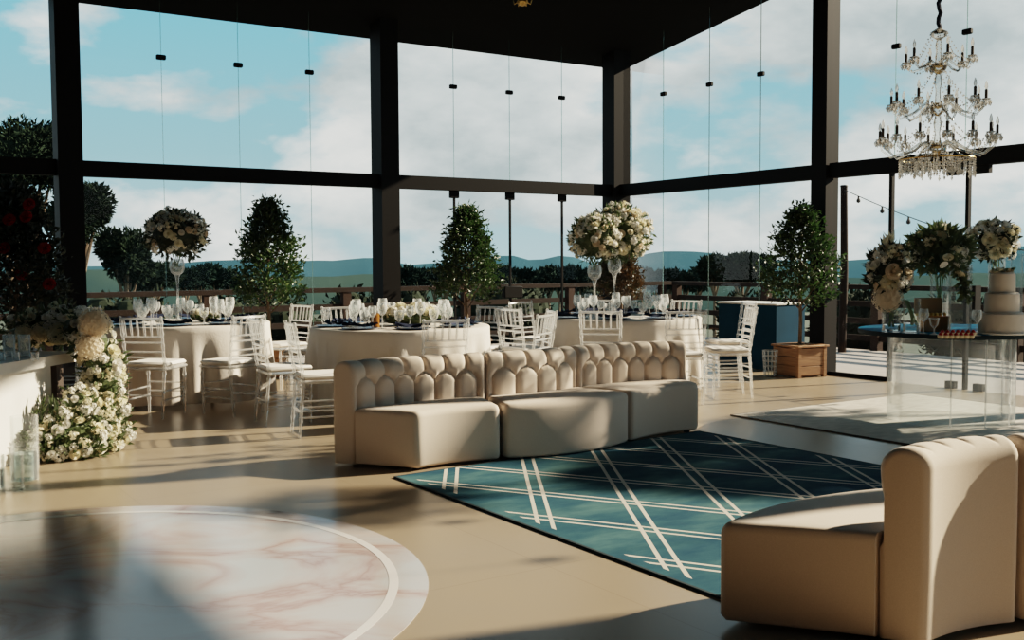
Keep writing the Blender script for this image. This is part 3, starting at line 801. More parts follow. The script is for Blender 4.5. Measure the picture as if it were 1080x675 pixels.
# ------------------------------------------------------------------ tufted sofa modules
SEAT_H, BACK_H, BT = 0.39, 0.70, 0.17
def sofa(label, F0, F1, B0, B1, fb, bb, ntuft, side=True, tufted=True, group=None):
    """one upholstered module on a four-cornered plan; fb, bb bow the front / back edge (positive = outwards)"""
    F0, F1, B0, B1 = [V((p[0], p[1], 0)) for p in (F0, F1, B0, B1)]
    c = (F0 + F1 + B0 + B1) / 4
    root = thing('sofa_module', label, 'sofa', c, 0, group)
    F0, F1, B0, B1 = F0 - c, F1 - c, B0 - c, B1 - c
    fn = V((-(F1 - F0).y, (F1 - F0).x, 0)).normalized()
    if fn.dot(B0 - F0) > 0: fn = -fn
    bn = V((-(B1 - B0).y, (B1 - B0).x, 0)).normalized()
    if bn.dot(F0 - B0) > 0: bn = -bn
    fr = lambda u: F0.lerp(F1, u) + fn * (fb * 4 * u * (1 - u))
    bk = lambda u: B0.lerp(B1, u) + bn * (bb * 4 * u * (1 - u))
    W = ((B1 - B0).length + (F1 - F0).length) / 2
    def loft(us, sec, name, mats, parent, zb):
        rows = []; mb = MB()
        for u, ins in us:
            rows.append([p for p in sec(u, ins)])
        n = len(rows[0]); vs = sum(rows, []); fs = []
        for i in range(len(rows) - 1):
            for k in range(n):
                j = (k + 1) % n
                fs.append((i * n + k, i * n + j, (i + 1) * n + j, (i + 1) * n + k))
        fs.append(tuple(range(n - 1, -1, -1))); fs.append(tuple(range((len(rows) - 1) * n, len(rows) * n)))
        mb.add(vs, fs)
        return mb.build(name, mats, parent, angle=50)
    def stations(n, wid, r=.03):
        us = []
        for d, i in ((0, 1), (.08, .6), (.3, .28), (.6, .08), (1, 0)): us.append((.004 / wid + d * r / wid, i * r))
        for k in range(1, n): us.append((.004 / wid + r / wid + (1 - 2 * (r + .004) / wid) * k / n, 0))
        return us + [(1 - u, i) for u, i in us[4::-1]]
    # seat block
    def seat_sec(u, ins):
        p0 = fr(u); q = bk(u); d = q - p0; Ld = d.length; d.normalize(); dep = Ld - BT
        pts = []; r = .045
        x0, x1, z0, z1 = ins, dep - .002, .02 + ins * .4, SEAT_H - ins
        crown = .012 * (1 - (2 * u - 1) ** 4)
        pts += [(x1, z0), (x0 + .02, z0), (x0, z0 + .02)]
        for k in range(7):
            a = PI - PI / 2 * k / 6; pts.append((x0 + r + r * math.cos(a), z1 - r + r * math.sin(a)))
        for k in range(1, 6): pts.append((x0 + r + (x1 - x0 - r) * k / 6, z1 + crown * math.sin(PI * k / 6)))
        pts.append((x1, z1))
        return [p0 + d * x + V((0, 0, z)) for x, z in pts]
    loft(stations(22, (F1 - F0).length, .035), seat_sec, 'seat', 'fabric_beige', root, 0)
    # backrest with tufted face; v = arc length up the face and over the rounded top
    wb = (B1 - B0).length
    tw = W * .9 / ntuft if ntuft else 1
    h0 = SEAT_H; HF = BACK_H - h0
    va, vb = .42 * HF, .64 * HF
    def seg_d(px, py, ax, ay, bx, by):
        dx, dy = bx - ax, by - ay; t = max(0, min(1, ((px - ax) * dx + (py - ay) * dy) / (dx * dx + dy * dy)))
        return math.hypot(px - ax - dx * t, py - ay - dy * t)
    def puff(x, v):
        """x metres from the middle, v metres above the seat"""
        if not tufted: return 0
        half = ntuft * tw / 2
        dmin = 9
        k0 = round((x + half) / tw)
        for k in range(k0 - 1, k0 + 2):
            if 0 <= k <= ntuft:                     # lower seams
                X = -half + k * tw; dmin = min(dmin, seg_d(x, v, X, -.05, X, va))
                for s_ in (-1, 1):                  # pointed arches up to the peaks, slightly bowed
                    P = X + s_ * tw / 2
                    if abs(P) > half: continue
                    xm, vm = X + s_ * tw * .20, va + (vb - va) * .66
                    dmin = min(dmin, seg_d(x, v, X, va, xm, vm), seg_d(x, v, xm, vm, P, vb))
            if 0 <= k < ntuft:
                P = -half + (k + .5) * tw; dmin = min(dmin, seg_d(x, v, P, vb, P, HF + .13))
        f = min(1, dmin / (tw * .5))
        top = max(0, min(1, (v - HF * .80) / (HF * .42)))           # seams fade over the rounded top
        return (-.027 * (1 - f) ** 4.0 - .013 * math.exp(-(dmin / .008) ** 2)) * (1 - .86 * top * top * (3 - 2 * top))
    def back_sec(u, ins):
        q = bk(u); p0 = fr(u); d = (q - p0).normalized()
        ft = q - d * BT
        pts = []; r = BT * .46
        x = (u - .5) * W
        def P(dx, z, nx, nz, v):
            pf = puff(x, v) if v is not None else 0
            e = ins
            sx = dx - (e if nx > 0 else -e) * abs(nx); 
            return q - d * (BT - dx) + d * (-nx * -1 * 0) + V((0, 0, z - e * max(0, nz))) + (d * (nx) + V((0, 0, nz))) * pf + d * (-nx * e)
        # dx from face (0) to rear (BT); nx<0 faces the seat
        zt = BACK_H - r
        pts.append(P(0.004, .02, -1, 0, None)); pts.append(P(0.0, h0 - .05, -1, 0, None))
        N = 22
        for k in range(N + 1):
            z = h0 - .03 + (zt - h0 + .03) * k / N; pts.append(P(0, z, -1, 0, z - h0))
        for k in range(1, 15):
            a = PI - PI * k / 15; pts.append(P(BT / 2 + BT / 2 * math.cos(a), zt + r * math.sin(a), math.cos(a), math.sin(a), (zt - h0 + r * (PI - a) * .8) if a > .9 else None))
        pts.append(P(BT, zt, 1, 0, None)); pts.append(P(BT, zt - .2, 1, 0, None)); pts.append(P(BT, .25, 1, 0, None)); pts.append(P(BT - .004, .02, 1, 0, None))
        return pts
    loft(stations(max(40, ntuft * 20), wb, .03), back_sec, 'backrest', 'fabric_beige', root, 0)
    for u, f in ((.12, .12), (.88, .12), (.12, .9), (.88, .9)):
        p = fr(u).lerp(bk(u), f); m = MB(); m.lathe([(.022, 0), (.026, .005), (.026, .03), (0, .03)], 12, (p.x, p.y, 0)); m.build('foot', 'black_plastic', root)
    return root
g_ = .012
def pt(*a): return V((a[0], a[1], 0))
sofa('left module of the far beige tufted sofa, with the bare end panel', G(440, 498), G(529, 487.5), G(350, 491.5), pt(-.235, 7.60), -.05, .09, 6)
sofa('middle module of the far beige tufted sofa, bowing out onto the rug', G(532, 487), G(664, 468.5), pt(-.225, 7.61), pt(.385, 8.10), .13, -.05, 4)
sofa('right module of the far beige tufted sofa, nearest the blue cabinet', G(666.5, 468), G(738, 455.5), pt(.395, 8.11), pt(1.38, 8.60), -.05, .09, 6)
nB0, nB1 = V((1.43, 3.555, 0)), V((1.858, 3.765, 0))
sofa('near beige sofa module in the right foreground, seen from behind its backrest', (0.75, 3.79), (1.68, 4.42), nB0, nB1, .11, -.035, 4)
sofa('beige sofa module cut by the right picture edge, beside the near module', (1.70, 4.43), (2.30, 4.82), (1.876, 3.772), (2.85, 4.22), -.05, .08, 6)

# ------------------------------------------------------------------ chiavari chairs
def chair_proto(label):
    t = thing('chiavari_chair', label, 'chair')
    A = 'acrylic'
    m = MB(); m.box((0, 0, .435), (.40, .39, .028), bev=.010); m.build('seat', A, t)
    m = MB(); m.box((0, .004, .470), (.385, .375, .042), bev=.016); m.build('cushion', 'cushion_white', t)
    def turned(p, q, r, knots):
        """a bamboo-turned rod with rings"""
        p, q = V(p), V(q); L_ = (q - p).length; pts = []; rad = []
        def put_(f, k): pts.append(p.lerp(q, f)); rad.append(r * k)
        put_(0, .85)
        for k in knots:
            e = .010 / L_
            put_(k - 2 * e, 1); put_(k - e * .6, 1.4); put_(k + e * .6, 1.4); put_(k + 2 * e, 1)
        put_(1, .9)
        return pts, rad
    for sx in (-1, 1):
        m = MB(); m.tube(*turned((sx * .172, .165, 0), (sx * .178, .172, .422), .0125, (.3, .55, .85)), 8); m.build('leg', A, t)
        m = MB()
        a, ra = turned((sx * .165, -.215, 0), (sx * .178, -.178, .44), .0125, (.3, .55, .9))
        b, rb = turned((sx * .178, -.178, .44), (sx * .192, -.245, .885), .0120, (.2, .45, .68, .9))
        m.tube(a + b[1:], ra + rb[1:], 8); m.ball(b[-1], .014, 8, 6); m.build('leg', A, t)
    def by(z): return -.178 - .067 * (z - .44) / .445
    def bxx(z): return .178 + .014 * (z - .44) / .445
    m = MB()
    m.tube([(-bxx(.872), by(.872), .872), (0, by(.872) - .012, .874), (bxx(.872), by(.872), .872)], .0125, 8)
    for z, r in ((.715, .0095), (.665, .0095), (.585, .009), (.535, .008)):
        m.tube([(-bxx(z), by(z), z), (0, by(z) - .010, z), (bxx(z), by(z), z)], r, 6)
    for k in range(6):
        f = (k + .5) / 6 * 2 - 1
        m.tube([(f * bxx(.715), by(.715) - .010 * (1 - f * f), .715), (f * bxx(.79), by(.79) - .011 * (1 - f * f), .79), (f * bxx(.872), by(.872) - .012 * (1 - f * f), .872)], [.0075, .0095, .0075], 6)
    m.build('backrest', A, t)
    for sx in (-1, 1):
        m = MB()
        for z in (.16, .24): m.tube([(sx * .172, .168, z), (sx * .172, -.195, z)], .0085, 6)
        m.build('stretcher', A, t)
    for y, zz in ((.168, (.20, .28)), (-.196, (.20,))):
        m = MB()
        for z in zz: m.tube([(-.174, y, z), (.174, y, z)], .0085, 6)
        m.build('stretcher', A, t)
    return t
SECT = ['front', 'front-right', 'right', 'back-right', 'back', 'back-left', 'left', 'front-left']
def sector(c, p):
    """how a point on a round table lies as seen from the camera"""
    v = V((c.x, c.y, 0)).normalized(); d = V((p.x - c.x, p.y - c.y, 0)).normalized()
    rgt = V((v.y, -v.x, 0))
    a = math.degrees(math.atan2(d.dot(rgt), -d.dot(v))) % 360
    return SECT[int((a + 22.5) // 45) % 8], a

# ------------------------------------------------------------------ tables
TR, TH = 0.80, 0.755
def dpt(px, d): p = AT(px, 300, d); return V((p.x, d, 0))
T1 = dpt(194, 10.45); T2 = dpt(422, 9.75); T3 = dpt(655, 11.15)
TABLES = [(T1, 'left', .82), (T2, 'middle', .82), (T3, 'right', .84)]

def cloth_mesh(r, seed, hem=.035):
    rng = random.Random(seed); mb = MB(); seg = 192
    ph = [rng.uniform(0, 6.28) for _ in range(6)]
    def fold(a):
        return .55 * math.sin(9 * a + ph[0] + .7 * math.sin(2 * a + ph[1])) + .3 * math.sin(17 * a + ph[2] + math.sin(3 * a + ph[3])) + .18 * math.sin(29 * a + ph[4])
    rows = []
    prof = [(0, TH + .006), (.5 * r, TH + .006), (.9 * r, TH + .006), (r, TH + .004), (r + .012, TH - .006)]
    for q, z in prof[1:]: rows.append([(q * math.cos(2 * PI * k / seg), q * math.sin(2 * PI * k / seg), z) for k in range(seg)])
    for i in range(1, 15):
        f = i / 14; z = TH - .006 - (TH - .006 - hem) * f; row = []
        for k in range(seg):
            a = 2 * PI * k / seg; g = fold(a); rr = r + .012 + .025 * f + (.020 + .055 * f) * g * min(1, f * 3)
            row.append((rr * math.cos(a), rr * math.sin(a), z + .010 * math.sin(4 * a + ph[5]) * f))
        rows.append(row)
    vs = [(0, 0, TH + .006)]; fs = []
    for row in rows: vs += row
    for k in range(seg): fs.append((0, 1 + k, 1 + (k + 1) % seg))
    for i in range(len(rows) - 1):
        for k in range(seg):
            j = (k + 1) % seg; a = 1 + i * seg
            fs.append((a + k, a + seg + k, a + seg + j, a + j))
    mb.add(vs, fs)
    return mb
def round_table(c, nm, r, seed):
    t = thing('round_table', 'round banquet table hidden under the cream cloth of the %s dining table' % nm, 'table', c)
    m = MB(); m.lathe([(r - .01, TH - .03), (r, TH - .025), (r, TH), (0, TH + .0005)], 64); m.build('tabletop', 'wood_dark', t)
    for k in range(4):
        a = PI / 4 + k * PI / 2; m = MB()
        m.tube([(.52 * math.cos(a), .52 * math.sin(a), .0), (.48 * math.cos(a), .48 * math.sin(a), TH - .03)], .018, 8); m.build('leg', 'black_steel', t)
    o = cloth_mesh(r, seed).build('tablecloth', 'cloth_white', None, c, angle=80)
    tag(o, 'floor-length cream tablecloth draped over the %s round dining table' % nm, 'tablecloth', 'cream round tablecloths')
for (c, nm, r), sd_ in zip(TABLES, (3, 9, 21)): round_table(c, nm, r, sd_)

# chairs: angle seen from above measured from the camera side, counter-clockwise to the right
chair0 = chair_proto('clear chiavari chair')
used = [False]
def place_chair(x, y, face, label):
    rz = face - PI / 2
    if not used[0]:
        used[0] = True; o = chair0; o.location = (x, y, 0); o.rotation_euler = (0, 0, rz); o['label'] = label; o['group'] = 'clear chiavari chairs'
    else: o = dup(chair0, (x, y, 0), rz, label, 'clear chiavari chairs')
    return o
def ring(c, nm, spec):
    v = V((c.x, c.y, 0)).normalized(); rgt = V((v.y, -v.x, 0))
    for sp_ in spec:
        a, rad, tw = sp_[:3]
        q = R(a); d = -v * math.cos(q) + rgt * math.sin(q)
        p = c + d * rad
        face = math.atan2(-d.y, -d.x) + R(tw)
        place_chair(p.x, p.y, face, sp_[3] if len(sp_) > 3 else CH_LABEL(nm, a))
def CH_LABEL(nm, a):
    w = {0: 'on the camera side', 45: 'at the front-right', 90: 'at the right', 135: 'at the back-right', 180: 'on the window side', 225: 'at the back-left', 270: 'at the left', 315: 'at the front-left'}
    k = min(w, key=lambda x: min(abs(a - x), 360 - abs(a - x)))
    return 'clear chiavari chair with white cushion %s of the %s dining table' % (w[k], nm)
# (angle from the camera side, seat distance from table centre, extra twist)
CW = 'clear chiavari chair '
ring(T1, 'left', [(-12, 1.20, -16, CW + 'in front of the left dining table beside the flower cascade'), (17, 1.31, 24, CW + 'at the front-right of the left table, facing left'), (70, 1.20, 10, CW + 'at the right of the left table, under the potted tree'), (120, 1.18, 0), (180, 1.17, 0), (225, 1.18, 0), (270, 1.17, 0)])
ring(T2, 'middle', [(14, 1.20, 4), (60, 1.22, 0), (87, 1.18, 8), (138, 1.18, 0), (172, 1.18, 0), (206, 1.19, 4)])
place_chair(-1.93, 8.82, R(28), CW + 'left of the middle table, farther of the near pair')
place_chair(-1.50, 8.20, R(22), CW + 'nearest the camera, between left and middle tables behind the sofa')
ring(T3, 'right', [(-8, 1.19, 2), (24, 1.32, -8, CW + 'at the front-right of the right table, back towards the camera'), (56, 1.26, 42, CW + 'seen in profile right of the right table, before the cabinet'), (106, 1.20, 0, CW + 'at the right of the right table behind the profile chair'), (148, 1.20, 0), (192, 1.19, 0), (234, 1.19, 0), (-52, 1.20, 8)])

# ------------------------------------------------------------------ tableware
def lathe_mesh(name, prof, mats, seg=20, c=(0, 0, 0)):
    m = MB(); m.lathe(prof, seg, c); return m.mesh(name, mats, True, 50)
def wine_proto():
    t = thing('wine_glass', 'x', 'glass')
    m = MB(); m.lathe([(.034, 0), (.034, .002), (.010, .006), (.004, .012), (.0035, .05), (.004, .095), (.010, .102)], 16); m.build('stem', 'crystal', t)
    m = MB(); m.lathe([(.009, .101), (.026, .118), (.038, .145), (.040, .165), (.034, .205), (.0325, .206), (.038, .165), (.036, .145), (.025, .120), (.0, .105)], 18); m.build('bowl', 'crystal', t)
    return t
def goblet_proto():
    t = thing('water_goblet', 'x', 'glass')
    m = MB(); m.lathe([(.034, 0), (.034, .002), (.012, .008), (.006, .02), (.0055, .05), (.012, .06)], 16); m.build('stem', 'crystal', t)
    m = MB(); m.lathe([(.010, .059), (.032, .075), (.042, .11), (.040, .15), (.0385, .151), (.040, .11), (.030, .077), (0, .063)], 18); m.build('bowl', 'crystal', t)
    return t
W0, G0 = wine_proto(), goblet_proto()
W0_used = [False, False]
def glass_at(proto, i, loc, label, group, s):
    if not W0_used[i]:
        W0_used[i] = True; o = proto; o.location = loc; o['label'] = label; o['group'] = group; o.scale = (s, s, s)
    else: o = dup(proto, loc, 0, label, group, s)
plate_me = lathe_mesh('charger_plate', [(.0, .002), (.10, .002), (.150, .010), (.162, .014), (.160, .017), (.148, .013), (.10, .006), (0, .006)], 'navy_glaze', 40)
def napkin_mesh(seed):
    """a cloth gathered in the middle, two fanned ends"""
    rng = random.Random(seed); mb = MB(); vs = []; nx, ny = 26, 14
    for i in range(nx + 1):
        x = (i / nx - .5) * .30; t = abs(x) / .15
        wdt = .022 + .062 * t ** 1.2
        for j in range(ny + 1):
            f = j / ny * 2 - 1
            z = .010 + .020 * (1 - t) * (1 - f * f) + (.012 + .022 * t) * (.5 + .5 * math.sin(f * 9 + seed + x * 20)) + .018 * t * t
            vs.append((x, f * wdt, z))
    fs = [(i * (ny + 1) + j, (i + 1) * (ny + 1) + j, (i + 1) * (ny + 1) + j + 1, i * (ny + 1) + j + 1) for i in range(nx) for j in range(ny)]
    mb.add(vs, fs)
    return mb.mesh('napkin', 'navy_cloth', True, 80)
nap_me = [napkin_mesh(1), napkin_mesh(4)]
TZ = TH + .006
PLACE = {0: 'the camera side', 45: 'the front-right place', 90: 'the right place', 135: 'the back-right place', 180: 'the window side', 225: 'the back-left place', 270: 'the left place', 315: 'the front-left place'}
rng = random.Random(31)
for (c, nm, r), off in zip(TABLES, (-9, 10, -6)):
    v = V((c.x, c.y, 0)).normalized(); rgt = V((v.y, -v.x, 0))
    for k in range(8):
        a0 = k * 45; a = R(a0 + off); pl = PLACE[a0]
        d = -v * math.cos(a) + rgt * math.sin(a); s = V((-d.y, d.x, 0))
        p = c + d * (r - .20)
        o = put('charger_plate', plate_me, None, (p.x, p.y, TZ + .0005)); tag(o, 'navy charger plate at %s of the %s dining table' % (pl, nm), 'plate', 'navy charger plates')
        o = put('napkin', nap_me[k % 2], None, (p.x, p.y, TZ + .0075), (0, 0, math.atan2(s.y, s.x) + rng.uniform(-.3, .3)))
        tag(o, 'gathered navy napkin on the plate at %s of the %s dining table' % (pl, nm), 'napkin', 'navy napkins')
        for j, (dr, ds, pr, i, sc_, what) in enumerate(((.385, .10, W0, 0, 1.15, 'taller clear wine glass'), (.37, .005, W0, 0, .98, 'shorter clear wine glass'), (.39, -.085, G0, 1, 1.05, 'clear water goblet'))):
            q = c + d * (r - dr) + s * ds
            glass_at(pr, i, (q.x + rng.uniform(-.008, .008), q.y + rng.uniform(-.008, .008), TZ + .0005), '%s behind the plate at %s of the %s table' % (what, pl, nm), 'stemware on the dining tables', sc_ * rng.uniform(.97, 1.03))

# ------------------------------------------------------------------ flowers
def rose_mesh(r, seed, m_='petal_cream'):
    rng = random.Random(seed); mb = MB()
    for ringi, (n, rad, h, open_) in enumerate(((3, .30, .95, .05), (5, .55, .9, .25), (6, .80, .72, .55), (7, 1.0, .5, .95))):
        for k in range(n):
            a0 = 2 * PI * k / n + ringi * .7 + rng.uniform(-.15, .15); hw = PI / n * 1.25
            vs = []; NU, NV = 4, 3
            for i in range(NV + 1):
                t = i / NV
                for j in range(NU + 1):
                    f = j / NU * 2 - 1
                    rr = r * rad * (.25 + .75 * t ** .7) * (1 + open_ * .18 * t * t)
                    z = r * h * (t ** (.8 + open_)) * (1 - .22 * f * f * t) - r * .25 * open_ * t * t
                    a = a0 + f * hw * (.5 + .5 * t)
                    vs.append((rr * math.cos(a), rr * math.sin(a), z))
            fs = [(i * (NU + 1) + j, i * (NU + 1) + j + 1, (i + 1) * (NU + 1) + j + 1, (i + 1) * (NU + 1) + j) for i in range(NV) for j in range(NU)]
            mb.add(vs, fs)
    mb.ball((0, 0, r * .35), (r * .28, r * .28, r * .45), 8, 5)
    return mb.mesh('rose', m_, True, 80)
def hydrangea_mesh(r, seed, m_='petal_peach', n=110):
    rng = random.Random(seed); mb = MB()
    mb.ball((0, 0, 0), r * .82, 12, 8)
    for i in range(n):
        z = 1 - 2 * (i + .5) / n; a = i * 2.39996
        d = V((math.sqrt(max(0, 1 - z * z)) * math.cos(a), math.sqrt(max(0, 1 - z * z)) * math.sin(a), z))
        floret(mb, d * r * rng.uniform(.86, 1.02), d, r * .2, rng, 4)
    return mb.mesh('hydrangea', m_, False)
def floret(mb, p, d, s, rng, n=4):
    x = d.cross(V((0.2, .9, .4))); x.normalize(); y = d.cross(x); a0 = rng.uniform(0, 6)
    for k in range(n):
        a = a0 + 2 * PI * k / n; e = x * math.cos(a) + y * math.sin(a); g = d.cross(e)
        mb.add([p, p + e * s * .6 + g * s * .38 + d * s * .25, p + e * s * 1.05 + d * s * .3, p + e * s * .6 - g * s * .38 + d * s * .25], [(0, 1, 2, 3)])
def floret_ball_mesh(r, seed, m_='petal_white', n=26):
    """a loose sprig of little blossoms"""
    rng = random.Random(seed); mb = MB()
    for i in range(n):
        d = V((rng.gauss(0, 1), rng.gauss(0, 1), rng.gauss(.4, 1))).normalized(); p = d * r * rng.uniform(.55, 1.1)
        floret(mb, p, d, r * rng.uniform(.28, .42), rng, 5)
    return mb.mesh('blossom_cluster', m_, False)
ROSES = [rose_mesh(.048, 1), rose_mesh(.042, 5, 'petal_white'), rose_mesh(.045, 9, 'petal_peach')]
HYD = [hydrangea_mesh(.085, 2), hydrangea_mesh(.075, 3, 'petal_cream')]
SPR = [floret_ball_mesh(.05, 4), floret_ball_mesh(.045, 6, 'petal_cream')]
RED = rose_mesh(.045, 12, 'petal_red')

def aim(d, rng):
    return d.to_track_quat('Z', 'Y').to_euler()
def bouquet(loc, rr, label, seed, nrose=34, nspr=26, nhyd=0, leaves=420, leaf='leaf_soft', leaf_ln=.075, cen=(0, 0, 0), stems=None, name='flower_bouquet', lower=-0.55, group=None, scale=1.0, rose_pick=(0, 1, 1, 2)):
    """a domed bouquet: each bloom a mesh of its own over a nest of leaves"""
    rng = random.Random(seed)
    root = thing(name, label, 'flowers', loc, 0, group)
    f = MB(); C_ = V(cen)
    f.ball(C_, [x * .74 for x in rr], 14, 9)
    for _ in range(leaves):
        d = V((rng.gauss(0, 1), rng.gauss(0, 1), rng.gauss(0, 1))).normalized()
        if d.z < lower - .2: continue
        p = C_ + V((d.x * rr[0], d.y * rr[1], d.z * rr[2])) * rng.uniform(.70, .98)
        f.leaf(p, d + V((rng.uniform(-.9, .9), rng.uniform(-.9, .9), rng.uniform(-.4, .7))), leaf_ln * rng.uniform(.7, 1.4), leaf_ln * .45, rng)
    f.build('foliage', leaf, root, smooth=False)
    if stems:
        m = MB(); b, n = stems
        for k in range(n):
            a = 2 * PI * k / n; q = .022
            m.tube([C_ + V((math.cos(a) * rr[0] * .2, math.sin(a) * rr[0] * .2, -rr[2] * .5)), V((q * math.cos(a), q * math.sin(a), (C_.z - rr[2] * .8 + b) * .5)), V((q * math.cos(a + 2), q * math.sin(a + 2), b))], .004, 5)
        m.build('stem', 'stem_green', root)
    pts = []
    def spot(mind, tries=60):
        for _ in range(tries):
            d = V((rng.gauss(0, 1), rng.gauss(0, 1), rng.gauss(0.15, 1))).normalized()
            if d.z < lower: continue
            p = C_ + V((d.x * rr[0], d.y * rr[1], d.z * rr[2])) * rng.uniform(.84, 1.0)
            if all((p - q).length > mind for q in pts): pts.append(p); return p, d
        return None
    for k in range(nhyd):
        s = spot(.12)
        if s: put('hydrangea', HYD[k % 2], root, s[0], aim(s[1], rng), rng.uniform(.9, 1.15) * scale)
    for k in range(nrose):
        s = spot(.065 * scale)
        if s: put('rose', ROSES[rng.choice(rose_pick)], root, s[0], aim(s[1] + V((0, 0, .25)), rng), rng.uniform(.85, 1.2) * scale)
    for k in range(nspr):
        s = spot(.04 * scale)
        if s: put('blossom_cluster', SPR[k % 2], root, s[0], aim(s[1], rng), rng.uniform(.8, 1.25) * scale)
    return root

def trumpet(c, label, h, rb=.075, bulb=.16):
    """tall goblet vase: round foot, drawn stem, deep bulb half filled with water"""
    t = thing('goblet_vase', label, 'vase', c)
    m = MB(); m.lathe([(.08, 0), (.08, .006), (.03, .016), (.010, .04), (.008, h * .3), (.010, h * .6), (.020, h - bulb - .02), (.030, h - bulb + .002)], 24); m.build('stem', 'crystal', t)
    m = MB(); z = h - bulb
    m.lathe([(.028, z), (.060, z + .025), (rb, z + .07), (rb * .98, z + .11), (rb * .8, h), (rb * .77, h), (rb * .94, z + .11), (rb * .96, z + .07), (.055, z + .03), (0, z + .012)], 28); m.build('bowl', 'crystal', t)
    m = MB(); m.lathe([(.0, z + .014), (.052, z + .032), (rb * .92, z + .068), (0, z + .070)], 24); m.build('water', 'water', t)
    return t
# bouquets raised on goblet vases over the left and right tables
zb1 = AT(186, 250, T1.y).z
v1 = AT(186, 250, T1.y + .05)
trumpet((v1.x, v1.y, TZ), 'tall clear goblet vase standing on the left dining table', v1.z - .22 - TZ)
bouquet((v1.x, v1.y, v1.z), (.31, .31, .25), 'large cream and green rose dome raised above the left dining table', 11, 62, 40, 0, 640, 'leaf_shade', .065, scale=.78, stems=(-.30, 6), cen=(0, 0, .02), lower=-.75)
v2 = AT(627, 252, T3.y - .12); v3 = AT(657, 246, T3.y + .10)
g2 = AT(627, 252, T3.y - .12); 
trumpet((v2.x, v2.y, TZ), 'tall goblet vase on the right dining table, left of the pair', AT(627, 279, v2.y).z - TZ)
trumpet((AT(648, 250, v3.y).x, v3.y, TZ), 'tall goblet vase on the right dining table, right of the pair', AT(648, 273, v3.y).z - TZ)
bouquet((v2.x, v2.y, v2.z), (.27, .27, .25), 'cream blossom dome on the left goblet vase of the right dining table', 13, 60, 80, 0, 500, 'leaf_soft', .06, cen=(0, 0, 0), stems=(-.32, 5), lower=-.8, scale=.72)
bouquet((AT(648, 250, v3.y).x, v3.y, v3.z), (.36, .30, .31), 'fuller cream blossom dome on the right goblet vase of the right dining table', 17, 95, 98, 0, 640, 'leaf_soft', .06, cen=(.05, 0, 0), stems=(-.32, 5), lower=-.8, scale=.72)

def low_flowers(c, label, seed, n, ln, wd, h):
    rng = random.Random(seed)
    root = thing('low_centrepiece', label, 'flowers', (c.x, c.y, TZ))
    f = MB(); f.ball((0, 0, h * .32), (ln * .8, wd * .8, h * .32), 12, 7)
    for _ in range(200):
        a = rng.uniform(0, 6.28); q = math.sqrt(rng.random())
        f.leaf(V((math.cos(a) * q * ln, math.sin(a) * q * wd, h * .4)), V((math.cos(a), math.sin(a), rng.uniform(.0, 1.2))), .06, .028, rng)
    f.build('foliage', 'leaf_soft', root, smooth=False)
    for k in range(n):
        a = rng.uniform(0, 6.28); q = math.sqrt(rng.random()); z = h * (.45 + .45 * math.sqrt(1 - q * q)) * rng.uniform(.8, 1.15)
        put('rose' if k % 3 else 'blossom_cluster', (ROSES + SPR)[rng.choice((0, 1, 0, 2)) if k % 3 else 3 + k % 2], root, (math.cos(a) * q * ln, math.sin(a) * q * wd, z), aim(V((math.cos(a) * q, math.sin(a) * q, 1)), rng), rng.uniform(.7, 1.0))
    return root
cc = AT(430, 330, T2.y); low_flowers(V((cc.x, T2.y, 0)), 'low spreading cream flower centrepiece on the middle dining table', 41, 60, .30, .22, .19)
low_flowers(T1 + V((-.03, .06, 0)) + V((.22, -.02, 0)), 'small low white centrepiece beside the goblet vase on the left table', 43, 14, .11, .08, .10)

# cylinder candle jars on the middle table, seen among the flowers
m = MB(); m.lathe([(.035, 0), (.04, .004), (.04, .13), (.038, .13), (.036, .008), (0, .006)], 18)
jar_me = m.mesh('jar', 'amber', True)
root = thing('candle_jar', 'amber candle jar at the front of the cream flowers on the middle table', 'candle', (AT(396, 340, T2.y - .3).x, T2.y - .32, TZ))
put('jar', jar_me, root); m = MB(); m.lathe([(0, .008), (.033, .008), (.033, .06), (0, .062)], 16); m.build('candle', 'petal_cream', root)
